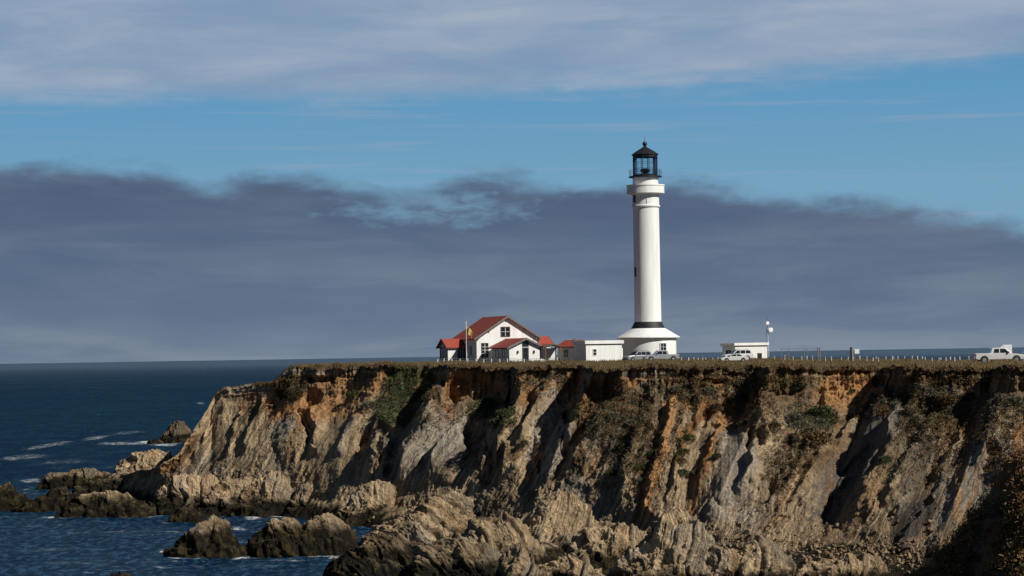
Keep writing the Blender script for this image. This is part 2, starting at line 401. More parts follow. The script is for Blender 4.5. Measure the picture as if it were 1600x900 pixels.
def mat_leaf(name, c1, c2, scale=2.0):
    m, kk = newmat(name); b = kk.n('ShaderNodeBsdfPrincipled'); geo = kk.n('ShaderNodeNewGeometry')
    nz = kk.noise(geo.outputs['Position'], scale, 4.0, 0.7)
    kk.l(kk.mix(kk.ss(nz, 0.35, 0.65), (*c1, 1), (*c2, 1)), b.inputs['Base Color'])
    b.inputs['Roughness'].default_value = 0.8; b.inputs['Specular IOR Level'].default_value = 0.15
    finish(kk, b); return m
M['leafgreen'] = mat_leaf('olive_scrub_leaves', (0.035, 0.048, 0.018), (0.085, 0.095, 0.035))
M['leafgrey'] = mat_leaf('grey_green_scrub_leaves', (0.07, 0.072, 0.045), (0.17, 0.155, 0.11))
M['leafbrown'] = mat_leaf('dry_brown_scrub', (0.075, 0.048, 0.022), (0.17, 0.105, 0.048))
M['leafdark'] = mat_leaf('dark_brown_scrub', (0.03, 0.026, 0.014), (0.085, 0.06, 0.03))
M['stem'] = plain('woody_stem', (0.10, 0.075, 0.05), 0.9)
def mat_sea():
    m, kk = newmat('sea_water'); geo = kk.n('ShaderNodeNewGeometry'); p = geo.outputs['Position']
    foam = kk.n('ShaderNodeAttribute', attribute_name='foam')
    sp = kk.n('ShaderNodeSeparateXYZ'); kk.l(p, sp.inputs[0])
    def mp(sx, sy):
        q = kk.n('ShaderNodeMapping'); q.inputs['Scale'].default_value = (sx, sy, 1); kk.l(p, q.inputs[0]); return q.outputs[0]
    big = kk.noise(mp(0.010, 0.0035), 1.0, 4.0, 0.6, 0.4)
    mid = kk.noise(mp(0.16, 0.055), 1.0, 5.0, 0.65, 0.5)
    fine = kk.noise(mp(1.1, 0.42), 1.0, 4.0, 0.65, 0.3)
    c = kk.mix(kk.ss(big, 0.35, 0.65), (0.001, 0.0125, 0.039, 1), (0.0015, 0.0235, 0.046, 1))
    # wind ripples: their paler sky sheen is painted into the water colour
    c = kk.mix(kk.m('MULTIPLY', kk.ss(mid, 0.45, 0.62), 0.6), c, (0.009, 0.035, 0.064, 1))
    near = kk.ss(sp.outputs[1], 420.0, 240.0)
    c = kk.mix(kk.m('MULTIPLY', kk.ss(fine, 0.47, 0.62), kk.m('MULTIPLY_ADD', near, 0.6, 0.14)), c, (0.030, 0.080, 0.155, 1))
    # white caps
    wc = kk.noise(mp(0.085, 0.016), 1.0, 6.0, 0.62, 0.3); wc2 = kk.noise(mp(0.6, 0.16), 1.0, 4.0, 0.7, 0.2)
    cap = kk.m('MULTIPLY', kk.ss(wc, 0.66, 0.78), kk.ss(wc2, 0.45, 0.65))
    cap = kk.m('MULTIPLY', cap, kk.ss(sp.outputs[1], 330.0, 420.0, 0.25, 0.75))
    fr = kk.m('MULTIPLY', foam.outputs['Fac'], kk.ss(kk.noise(mp(0.8, 0.35), 1.0, 5.0, 0.75, 0.5), 0.35, 0.62))
    fo = kk.m('MAXIMUM', cap, kk.ss(kk.m('MULTIPLY', fr, 1.3), 0.05, 1.1))
    c = kk.mix(fo, c, (0.62, 0.66, 0.68, 1))
    h = kk.m('ADD', kk.m('MULTIPLY', mid, 2.2), kk.m('MULTIPLY', fine, 0.55))
    h = kk.m('ADD', h, kk.m('MULTIPLY', kk.noise(mp(3.5, 1.6), 1.0, 3.0, 0.6), 0.12))
    bp = kk.n('ShaderNodeBump'); bp.inputs['Distance'].default_value = 0.9; bp.inputs['Strength'].default_value = 0.8
    kk.l(h, bp.inputs['Height'])
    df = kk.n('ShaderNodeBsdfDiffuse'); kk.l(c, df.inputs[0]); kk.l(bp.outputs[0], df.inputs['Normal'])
    gl = kk.n('ShaderNodeBsdfGlossy'); gl.inputs['Roughness'].default_value = 0.22; kk.l(bp.outputs[0], gl.inputs['Normal'])
    fac = kk.m('ADD', kk.ss(sp.outputs[1], 600.0, 9000.0, 0.05, 0.40), kk.m('MULTIPLY', near, 0.05))
    fac = kk.m('MULTIPLY', fac, kk.m('SUBTRACT', 1.0, fo))
    ms = kk.n('ShaderNodeMixShader'); kk.l(fac, ms.inputs[0]); kk.l(df.outputs[0], ms.inputs[1]); kk.l(gl.outputs[0], ms.inputs[2])
    finish(kk, ms); return m
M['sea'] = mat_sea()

# ------------------------------------------------------------------ cliff line (photo px x, y, distance m)
EDGE = [(150,748,345),(250,728,306),(283,706,306),(290,690,307.5),(318,650,309),(335,618,311),(350,608,310),(400,601,307),(428,597,305),(440,585,304),(458,571,303),
        (520,571,301),(560,571,299),(590,571,293),(660,570,292),(684,572,289),(699,571.5,279),(770,571.5,278),(797,571.5,276),(809,572,266),(860,571,264),(905,571,265),(922,572,253),(955,572,251),(1000,572,250),(1060,571.5,250),(1130,571.5,249),(1180,571.5,249),
        (1200,571.5,242),(1270,571.5,244),(1375,571.5,247),(1386,573,240),(1410,574.5,236),(1500,575,231),(1545,574,230),(1560,573.5,223),(1600,572.5,221),(1700,572,216),(1950,577,205)]
FOOT = [(150,765,335),(250,768,308),(300,772,302),(350,775,296),(400,777,292),(450,778,288),(480,779,285),(500,780,282),(560,786,274),(600,790,267),(700,800,257),(800,815,248),(900,830,240),(1000,842,230),(1100,848,221),(1200,852,214),(1300,858,209),(1400,868,202),(1500,885,195),(1600,905,187),(1950,960,170)]
CREST = [(150,770,360),(250,752,340),(283,716,322),(290,700,322),(318,660,328),(335,626,336),(350,614,342),(400,603,346),(428,599,344),(440,587,343),(458,570,340),(560,568.5,345),(680,566,345),(900,563.5,345),(1014,561.5,350),(1200,560.5,345),(1340,562,304),(1450,563,288),(1600,564,272),(1700,563,266),(1950,560,258)]
def tab(lst):
    a = np.array(lst, float); P = world(a[:, 0], a[:, 1], a[:, 2]); az = P[:, 0]/P[:, 1]*F+800
    return az, P[:, 1], P[:, 2]
eA, eD, eZ = tab(EDGE); fA, fD, fZ = tab(FOOT); cA, cD, cZ = tab(CREST)

A = np.arange(170, 2150, 1.2)
_e = np.stack([A, 0*A, 0*A], -1)
De = np.interp(A, eA, eD)+1.0*fbm(_e, 90, 3, 0.5, 2.2); Dfine = 1.2*fbm(_e, 22, 5, 0.65, 8.0)*sstep(A, 440, 480)
Ze = np.interp(A, eA, eZ)+0.44*fbm(_e, 34, 5, 0.62, 18.0); Df = np.interp(A, fA, fD)+1.2*fbm(_e, 60, 3, 0.5, 4.4); Zf = np.interp(A, fA, fZ)
# rows down the face
T = np.concatenate([np.linspace(0, 0.03, 8)[:-1], np.linspace(0.03, 1, 330), ])
ext = np.linspace(0, 1, 40)[1:]
run = np.interp(T, [0, .03, .10, .25, .5, .8, 1], [0.0, 0.012, .04, .115, .36, .74, 1.0])
Tm, Am = np.meshgrid(T, A, indexing='ij')
sh_ = 120*np.clip(Tm-0.10, 0, 1)*sstep(Am, 300, 420)                 # bays and buttresses lean down to the left like the beds
Der = np.interp(Am+sh_, A, De)+Dfine[None, :]*(1-sstep(Tm, .05, .3)); Dm = Der+(Df[None, :]-Der)*run[:, None]; Zm = Ze[None, :]+(Zf-Ze)[None, :]*T[:, None]
# platform beyond the foot, sinking under the sea
De2 = Df[None, :]-ext[:, None]*np.interp(A, [500, 620, 800], [7, 16, 26])[None, :]; Ze2 = Zf[None, :]-ext[:, None]**1.2*3.6
Dm = np.concatenate([Dm, De2]); Zm = np.concatenate([Zm, Ze2]); Am = np.concatenate([Am, np.repeat(A[None, :], len(ext), 0)]); Tm = np.concatenate([Tm, 1+ext[:, None]*0.3+0*De2])
Xm = (Am-800)/F*Dm
P = np.stack([Xm, Dm, Zm], -1)
PX, PY = project(P)            # photo position of each undisplaced point: features are placed by it
mpp = Dm/F                     # metres per photo pixel

def poly_d(poly, X=None, Y=None):
    """distance (m) to a polyline, sign + on the right of a line running down the photo, and position along 0..1"""
    X = PX if X is None else X; Y = PY if Y is None else Y
    best = np.full(X.shape, 1e9); sg = np.zeros(X.shape); tt = np.zeros(X.shape)
    n = len(poly)-1
    for i in range(n):
        (x0, y0), (x1, y1) = poly[i], poly[i+1]
        ux, uy = x1-x0, y1-y0; L = ux*ux+uy*uy
        t = np.clip(((X-x0)*ux+(Y-y0)*uy)/L, 0, 1)
        d = np.hypot(X-(x0+t*ux), Y-(y0+t*uy))
        s = np.where(uy*(X-x0)-ux*(Y-y0) >= 0, 1.0, -1.0)
        mk = d < best
        best = np.where(mk, d, best); sg = np.where(mk, s, sg); tt = np.where(mk, (i+t)/n, tt)
    return best*sg, tt
WX = PX+7*fbm(P, 3.0, 3, 0.55, 1.1); WY = PY+7*fbm(P, 3.0, 3, 0.55, 6.1)      # warped photo coordinates, for natural outlines
def rib(poly, H, W, left=0.25, ends=(0.15, 0.2)):
    """ledge standing H metres out: abrupt on the left, fading to the right over W metres"""
    d, t = poly_d(poly, WX, WY); d = d*mpp
    prof = np.where(d < 0, np.clip(1+d/left, 0, 1), np.clip(1-d/W, 0, 1)**1.3)
    return H*prof*sstep(t, 0, ends[0]+1e-6)*(1-sstep(t, 1-ends[1], 1.0))
def ell(cx, cy, rx, ry, ang=0.0, X=None, Y=None):
    X = WX if X is None else X; Y = WY if Y is None else Y
    a = R(ang); dx_, dy_ = X-cx, Y-cy
    u = (dx_*math.cos(a)+dy_*math.sin(a))/rx; v = (-dx_*math.sin(a)+dy_*math.cos(a))/ry
    return np.sqrt(u*u+v*v)
def pit(cx, cy, rx, ry, depth, ang=0.0, hard=0.55): return -depth*(1-sstep(ell(cx, cy, rx, ry, ang), hard, 1.1))
def bump_(cx, cy, rx, ry, h, ang=0.0): return h*np.sqrt(np.clip(1-ell(cx, cy, rx, ry, ang)**2, 0, 1))

# bedding: lean from vertical (degrees) along the cliff
lean = np.interp(PX, [250, 420, 560, 760, 950, 1080, 1200, 1350, 1500, 1700], [26, 25, 27, 34, 27, 17, 24, 36, 33, 30])
lr = np.radians(lean); xs = (PX-1000)*0.072
q = xs*np.cos(lr)-Zm*np.sin(lr); al = xs*np.sin(lr)+Zm*np.cos(lr)
q = q+0.7*fbm(P, 7, 3, 0.5, 3.0)+0.18*fbm(P, 1.6, 2, 0.5, 9.0)
body = sstep(Tm, 0.10, 0.24)            # below the soil scarp
mskA = sstep(fbm(P, 9, 3, 0.5, 12.0), -0.25, 0.35)
slab = (1-sstep(PX, 560, 640))*sstep(PY, 610, 660)
h = 0.5*(1-.4*slab)*fbm(P, 9, 3, 0.5, 0.0)+0.22*(1-.6*slab)*ridged(P, 3.4, 5, 2.0)-0.2+0.12*ridged(P, 1.1, 5, 22.)+0.05*ridged(P, .4, 3, 26.)
amp = body*(0.35+0.65*mskA)
h = h+amp*(0.45*(1-.5*slab)*saw((q+0.5)/5.3, 0.10)+0.36*saw(q/2.1+0.3, 0.13)*sstep(fbm(P, 6, 2, 0.5, 20.), -.3, .3)+(0.16+0.14*(PX < 440))*saw(q/0.83, 0.2)+0.07*saw(q/0.36, 0.25))
def cellrand(a, b_, k_):
    ia = np.floor(a).astype(np.int64); off = _perm[(ia*7+k_) & 511]/512.0
    ib = np.floor(b_+off).astype(np.int64)
    return _perm[(_perm[(ia+k_) & 511]+ib) & 511]/512.0-0.5
jw = 0.25*fbm(P, 1.1, 3, .6, 61.)
rockz = body*sstep(fbm(P, 5, 3, .5, 66.), -0.45, 0.15)
h = h+rockz*(0.26*cellrand((q+jw)/0.95, al/2.6+jw, 3)+0.17*cellrand((q+jw)/0.42, al/1.1+jw, 11)+0.09*cellrand((q+jw)/0.22, al/0.5+jw, 23))
# soil scarp near the top: horizontal ledges and vertical fluting
scarp = sstep(Tm, 0.012, 0.03)*(1-sstep(Tm, 0.16, 0.34))
zl = Zm+0.35*fbm(P, 6, 3, 0.5, 7.)
h = h+scarp*(0.42*saw(-zl/1.7+0.2, 0.22)+0.20*saw(-zl/0.62, 0.25)+0.35*ridged(P*np.array([2.2, 1, .5]), 3.0, 3, 5.)-0.2)
# overhanging turf lip, broken in places
lipn = sstep(fbm(_e, 45, 3, 0.5, 13.0), -0.35, 0.25)
h = h+(1-sstep(Tm, 0.018, 0.045))*(0.35+0.75*lipn[None, :])*sstep(PX, 455, 500)
h = h+(0.10*fbm(P, 0.9, 4, 0.6, 4.0)+0.05*ridged(P, .8, 3, 8.))

SMOOTH = [(1335,725,34,120,37),(1150,740,34,80,12),(1425,815,26,64,36),(700,715,38,60,25),(1080,730,18,110,12),(520,705,34,56,20),(1505,770,24,90,24),(640,735,26,40,28),(352,672,40,66,28),(395,690,22,50,22)]
smo = np.zeros(P.shape[:2])
for cx, cy, rx, ry, an in SMOOTH: smo = np.maximum(smo, 1-sstep(ell(cx, cy, rx, ry, an), .75, 1.15))
h = h*(1-0.72*smo)
RIBS = [  # polyline in photo px, height, width right, left softness
 ([(415,622),(396,660),(372,712)], 1.1, 3.0, .2), ([(352,618),(330,665),(300,725)], .7, 2.0, .2), ([(380,640),(358,690),(345,720)], .8, 1.6, .2),
 ([(470,640),(492,712)], 1.5, 3.4, .3), ([(552,640),(524,715)], .7, 2.0, .2), ([(600,640),(578,690),(560,730)], 1.6, 3.5, .4),
 ([(690,600),(655,655),(628,700),(626,760)], 2.3, 3.2, .35), ([(760,625),(700,690),(648,768)], 2.2, 5.0, .4), ([(700,595),(668,640),(640,668)], 1.0, 2.4, .3),
 ([(812,580),(805,640),(775,700),(760,760)], 2.6, 6.0, .5), ([(850,600),(830,650),(800,715)], 1.6, 4.0, .4),
 ([(932,640),(912,690),(880,735)], 1.5, 3.0, .3), ([(970,590),(945,640),(920,690)], 1.4, 3.0, .4), ([(1010,640),(975,730),(955,810)], 1.5, 3.5, .3),
 ([(1052,618),(1040,665),(1012,770),(1002,830)], 1.7, 4.0, .25), ([(1125,660),(1103,715),(1083,780)], 1.3, 3.0, .3),
 ([(1062,690),(1050,740),(1040,800)], .9, 2.0, .3), ([(1190,600),(1178,690),(1150,790)], 1.6, 3.5, .4), ([(1255,660),(1232,720),(1195,800)], 1.6, 3.5, .4),
 ([(1300,680),(1270,730),(1225,805)], 1.2, 3.0, .4), ([(1402,630),(1372,700),(1340,760),(1300,825)], 3.2, 5.5, .4), ([(1372,575),(1374,610),(1330,665),(1300,710)], 1.2, 2.0, .4),
 ([(1470,640),(1430,700),(1385,770),(1365,800)], 1.8, 4.5, .5), ([(1528,640),(1490,700),(1450,770)], 1.7, 4.0, .4), ([(1475,755),(1430,815),(1385,868)], .9, 3.0, .3),
 ([(1568,600),(1545,680),(1510,740)], 1.9, 5.0, .5), ([(1440,600),(1420,640),(1400,670)], 1.3, 3.0, .4), ([(1100,590),(1090,640),(1075,670)], .9, 3.0, .4)]
for pl, H, W_, lf in RIBS: h = h+rib(pl, H, W_, lf)
PITS = [(493,594,14,9,1.6,0),(519,594,7,8,1.2,0),(485,622,15,15,1.8,0),(443,612,10,12,.9,0),(480,668,9,34,1.7,-18),
 (573,690,13,32,2.2,28),(598,672,13,16,1.6,10),(612,735,12,16,1.4,30),(735,600,50,26,2.6,0),(700,620,20,34,2.0,35),(800,620,9,40,2.2,8),(745,690,27,26,2.4,20),(768,735,14,30,1.8,30),
 (868,630,7,6,1.2,0),(886,652,11,14,1.8,0),(885,697,13,20,1.9,15),(945,612,30,26,2.4,0),(905,672,9,22,1.5,30),(930,725,12,40,1.0,30),
 (1112,594,28,5,1.5,0),(1165,620,18,8,1.4,0),(1205,613,32,8,2.0,-8),(1230,598,14,20,1.2,0),(1180,690,16,30,1.9,10),(1225,740,14,50,1.6,33),(1100,655,10,16,1.1,20),
 (1405,608,30,24,2.4,0),(1345,735,22,52,1.7,36),(1310,790,22,36,1.6,36),(1455,640,26,18,1.2,0),(1560,610,24,22,1.6,0),(1510,668,22,30,1.3,35),(1420,690,18,30,1.0,35),
 (850,735,9,14,.9,30),(1000,700,10,40,1.0,30),(1280,620,9,22,.9,0),(1540,725,22,20,1.2,30)]
for a_ in PITS: h = h+pit(*a_[:4], a_[4], a_[5])
BUMPS = [(588,702,12,22,1.2,10),(603,705,9,16,.9,0),(578,728,14,16,1.1,0),(757,712,7,34,1.3,0),(880,610,8,10,.6,0),(1275,690,20,20,.8,0),(1180,705,12,16,1.0,0),(1145,735,34,60,.9,10),(860,700,26,60,1.0,20),(700,720,34,46,.9,20),(455,690,26,40,.7,15)]
for a_ in BUMPS: h = h+bump_(*a_[:4], a_[4], a_[5])
h = h*np.where(Tm > 1, 1-0.5*sstep(Tm, 1, 1.3), 1)
h = h*(1-0.85*(1-sstep(Tm, -0.001, 0.012)))      # the rim itself follows the plateau edge
ndir = np.array([0.10, -0.80, 0.55]); ndir /= np.linalg.norm(ndir)
topdir = sstep(Tm, 0.0, 0.2)[..., None]
nd = ndir*topdir+np.array([0.05, -1.0, 0.0])*(1-topdir)
Pd = P+h[..., None]*nd
# ---------------- colours (surface colour only)
TAN = np.array([.315, .243, .156]); GREY = np.array([.25, .228, .192]); ORANGE = np.array([.34, .190, .085]); SCREE = np.array([.075, .070, .063])
SOIL = np.array([.10, .068, .038]); PALE = np.array([.34, .30, .245]); GREEN = np.array([.062, .068, .032]); RUST = np.array([.24, .115, .045]); DARKB = np.array([.045, .036, .024])
def lerp(c, t, f): return c+(t-c)*f[..., None]
big = fbm(P, 14, 4, 0.55, 31.0); med = fbm(P, 4, 4, 0.55, 37.0); sml = fbm(P, 1.2, 3, 0.6, 41.0)
col = np.broadcast_to(TAN, P.shape).copy()
col = lerp(col, GREY, sstep(big, -0.15, 0.35)*0.8)
col = lerp(col, SOIL, 0.75*sstep(med+0.3*sml, 0.02, 0.42)*(1-sstep(PY, 720, 800))*sstep(PX, 590, 680))
ob = (1-sstep(Tm, 0.26+0.12*big, 0.42+0.12*big))*sstep(Tm, 0.045, 0.08)
col = lerp(col, ORANGE*0.85, ob*sstep(med, -0.25, 0.2)*0.85)
col = lerp(col, SOIL, ob*sstep(-med-0.2*sml, -0.02, 0.25)*0.8)
# stripes of colour along the beds
bd = pn(q*0.55, al*0.03, 0*q+3); bd2 = pn(q*1.3, al*0.05, 0*q+13)
col = lerp(col, RUST, body*sstep(bd+0.3*sml, 0.26, 0.55)*0.4)
col = lerp(col, SCREE*1.4, body*sstep(bd2, 0.2, 0.5)*0.35*sstep(PX, 700, 900))
PATCH = [  # cx cy rx ry angle colour strength
 (485,640,62,26,0,ORANGE,.9),(430,640,22,40,15,ORANGE*.8,.7),(545,600,50,16,0,ORANGE,.75),(545,640,30,22,0,ORANGE*.9,.6),(440,672,18,26,0,GREY,.9),(455,640,40,14,-20,ORANGE,.9),(520,700,34,50,20,TAN*1.05,.6),(470,720,40,40,0,TAN*1.1,.8),
 (340,665,34,60,28,TAN*1.12,.9),(420,598,22,8,-10,SOIL,.9),(452,606,24,20,0,SOIL*.8,.85),(640,600,42,30,0,GREEN,.9),(620,640,38,30,0,GREEN*1.2,.85),(655,615,10,36,40,ORANGE*.8,.85),(590,590,6,40,25,ORANGE,.7),
 (770,645,38,22,10,GREEN,.85),(820,600,26,14,0,ORANGE*.7,.6),(700,640,16,10,30,ORANGE*.8,.7),(590,700,26,36,0,SCREE*1.3,.9),(690,700,46,50,25,GREY*1.15,.9),(640,720,40,40,25,GREY,.7),(740,755,120,20,-8,TAN*1.25,.7),
 (855,700,34,60,18,PALE,.9),(865,635,24,22,0,PALE,.8),(885,690,14,30,0,GREY,.6),(840,725,9,26,20,ORANGE*.9,.8),(895,765,30,22,0,GREY,.7),(1000,690,60,70,25,SOIL*1.3,.6),(960,640,50,40,20,SOIL,.7),
 (915,680,7,34,32,ORANGE*.7,.8),(1085,640,24,16,0,ORANGE*.8,.6),(1075,625,40,14,0,ORANGE*.7,.6),(1072,740,22,110,10,TAN,.8),(380,700,60,60,20,TAN*1.1,.8),(560,720,50,50,20,TAN,.6),(1150,740,34,76,12,PALE*.88,.9),(1120,800,28,32,0,PALE,.7),(1160,810,30,26,0,PALE*1.05,.7),
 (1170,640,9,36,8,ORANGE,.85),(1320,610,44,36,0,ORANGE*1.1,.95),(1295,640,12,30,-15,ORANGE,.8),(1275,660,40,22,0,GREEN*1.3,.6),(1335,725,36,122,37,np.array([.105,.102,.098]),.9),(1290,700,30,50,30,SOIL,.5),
 (1415,700,60,60,35,GREY*.75,.5),(1425,815,26,64,36,SCREE*.8,.95),(1515,655,13,40,25,ORANGE*.95,.9),(1535,640,7,36,20,ORANGE*.8,.6),(1520,780,12,80,16,RUST,.85),(1545,760,26,80,20,GREY,.8),(1490,780,22,80,30,GREY,.7),(1590,690,10,30,10,RUST*1.2,.8),
 (1480,600,60,14,0,SOIL,.7),(1450,640,60,30,0,SOIL*.9,.7),(1200,600,40,20,0,SOIL,.6),(1240,850,150,12,4,TAN*1.2,.8),(1130,835,60,16,0,TAN*1.15,.7),(1400,740,60,40,35,SOIL,.5)]
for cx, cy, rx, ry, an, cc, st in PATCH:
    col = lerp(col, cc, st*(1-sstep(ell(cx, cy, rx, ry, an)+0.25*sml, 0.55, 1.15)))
for pl, wd, cc, st in [([(1056,612),(1042,660),(1014,770),(1004,810)], .75, ORANGE*1.15, .95), ([(1128,660),(1106,712),(1084,780),(1076,810)], .6, ORANGE*.95, .9), ([(1098,640),(1066,690),(1052,730)], .5, RUST, .8),
                       ([(1330,680),(1300,740),(1290,790)], .35, ORANGE*.6, .5), ([(1528,650),(1500,720),(1492,800)], .35, ORANGE, .7), ([(548,655),(532,710)], .35, PALE, .6), ([(660,610),(625,655)], .5, ORANGE*.9, .8), ([(480,640),(446,720)], .5, ORANGE*.7, .6)]:
    d, t = poly_d(pl, WX, WY); col = lerp(col, cc, st*(1-sstep(np.abs(d*mpp)+0.25*sml, wd*0.6, wd*1.15)))
turf = 1-sstep(Tm+0.012*med, 0.02, 0.055)
col = lerp(col, SOIL*0.75, turf*0.95*sstep(PX, 440, 470))
tide = 1-sstep(Pd[..., 2]+0.9*med+0.3*sml, 1.3, 2.3)
col = lerp(col, DARKB*0.14, tide*0.96)
nose = 1-sstep(PX+0.4*(PY-600), 420, 480)
bedw = np.clip(body*(0.35+0.65*sstep(PY+30*med, 640, 730)+0.9*nose), 0, 1.3)
bedw = bedw*(1-0.8*(1-sstep(ell(1150, 740, 36, 80, 12), .8, 1.2)))*(1-0.6*(1-sstep(ell(1340, 740, 60, 120, 36), .8, 1.2)))
def rock_attrs(me, colr, beds, masks):
    attr_col(me, 'tint', np.clip(colr.reshape(-1, 3)*1.22, 0.004, 0.8)); attr_vec(me, 'beds', beds.reshape(-1, 3)); attr_vec(me, 'mask', masks.reshape(-1, 3))
hgt, wid = Pd.shape[:2]
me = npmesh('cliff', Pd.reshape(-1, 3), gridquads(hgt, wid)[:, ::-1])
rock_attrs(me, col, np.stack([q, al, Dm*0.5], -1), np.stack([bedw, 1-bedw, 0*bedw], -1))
tag(linkmesh('cliff', me, M['rock']), kind='structure')
DPX, DPY = project(Pd)
_b = 3.0; _nx, _ny = 700, 400
_ix = np.clip(((DPX+100)/_b).astype(int), 0, _nx-1).ravel(); _iy = np.clip(((DPY)/_b).astype(int), 0, _ny-1).ravel()
_key = _ix*_ny+_iy; _flatP = Pd.reshape(-1, 3); _ord = np.lexsort((-_flatP[:, 1], _key))
LOOK = np.full(_nx*_ny, -1, np.int64); LOOK[_key[_ord]] = _ord           # nearest to the camera wins
def on_cliff(x, y):
    """the visible point of the cliff sheet at photo pixel (x, y)"""
    ix, iy = int((x+100)/_b), int(y/_b)
    for r_ in range(0, 12):
        for a in range(-r_, r_+1):
            for c in range(-r_, r_+1):
                if max(abs(a), abs(c)) != r_: continue
                X_, Y_ = ix+a, iy+c
                if 0 <= X_ < _nx and 0 <= Y_ < _ny and LOOK[X_*_ny+Y_] >= 0: return _flatP[LOOK[X_*_ny+Y_]].copy()
    return _flatP[0].copy()

# ------------------------------------------------------------------ plateau ground
rows = np.concatenate([np.linspace(0, 1, 130), 1+np.linspace(0, 1, 70)[1:]])
Dc = np.interp(A, cA, cD); Zc = np.interp(A, cA, cZ); Rim = Pd[0]
g = []
for r_ in rows:
    if r_ <= 1:
        D_ = Rim[:, 1]+(Dc-Rim[:, 1])*r_; Z_ = Rim[:, 2]+(Zc-Rim[:, 2])*r_
        X_ = np.where(r_ == 0, Rim[:, 0], (A-800)/F*D_)
        X_ = Rim[:, 0]*(1-r_)+(A-800)/F*Dc*r_
    else:
        s_ = r_-1; D_ = Dc+s_*110; Z_ = Zc-0.8*s_-np.maximum(0, s_-0.45)**1.2*70; X_ = (A-800)/F*Dc*(1+s_*0.25)
        lowl = sstep(450-A, 0, 60)                     # the nose falls away behind
        Z_ = Z_-lowl*s_*40
    g.append(np.stack([X_, D_, Z_], -1))
G = np.array(g)
bw = sstep(rows, 0.0, 0.03)*(1-0*rows)
G[..., 2] += (bw[:, None])*(0.10*fbm(G, 6, 4, .5, 3.)+0.05*fbm(G, 1.2, 3, .6, 5.))*np.where(A < 455, 3, 1)[None, :]
me = npmesh('ground', G.reshape(-1, 3), gridquads(*G.shape[:2]))
tag(linkmesh('ground', me, M['ground']), kind='structure')
_gx, _gd, _gz = G[..., 0].ravel(), G[..., 1].ravel(), G[..., 2].ravel()
def ground_z(x, y):
    i = np.argmin((_gx-x)**2+(_gd-y)**2); return float(_gz[i])
def place(px, D, sink=0.03):
    """ground point under photo column px at distance D"""
    p = world(px, 562, D); return (float(p[0]), D, ground_z(p[0], D)-sink)

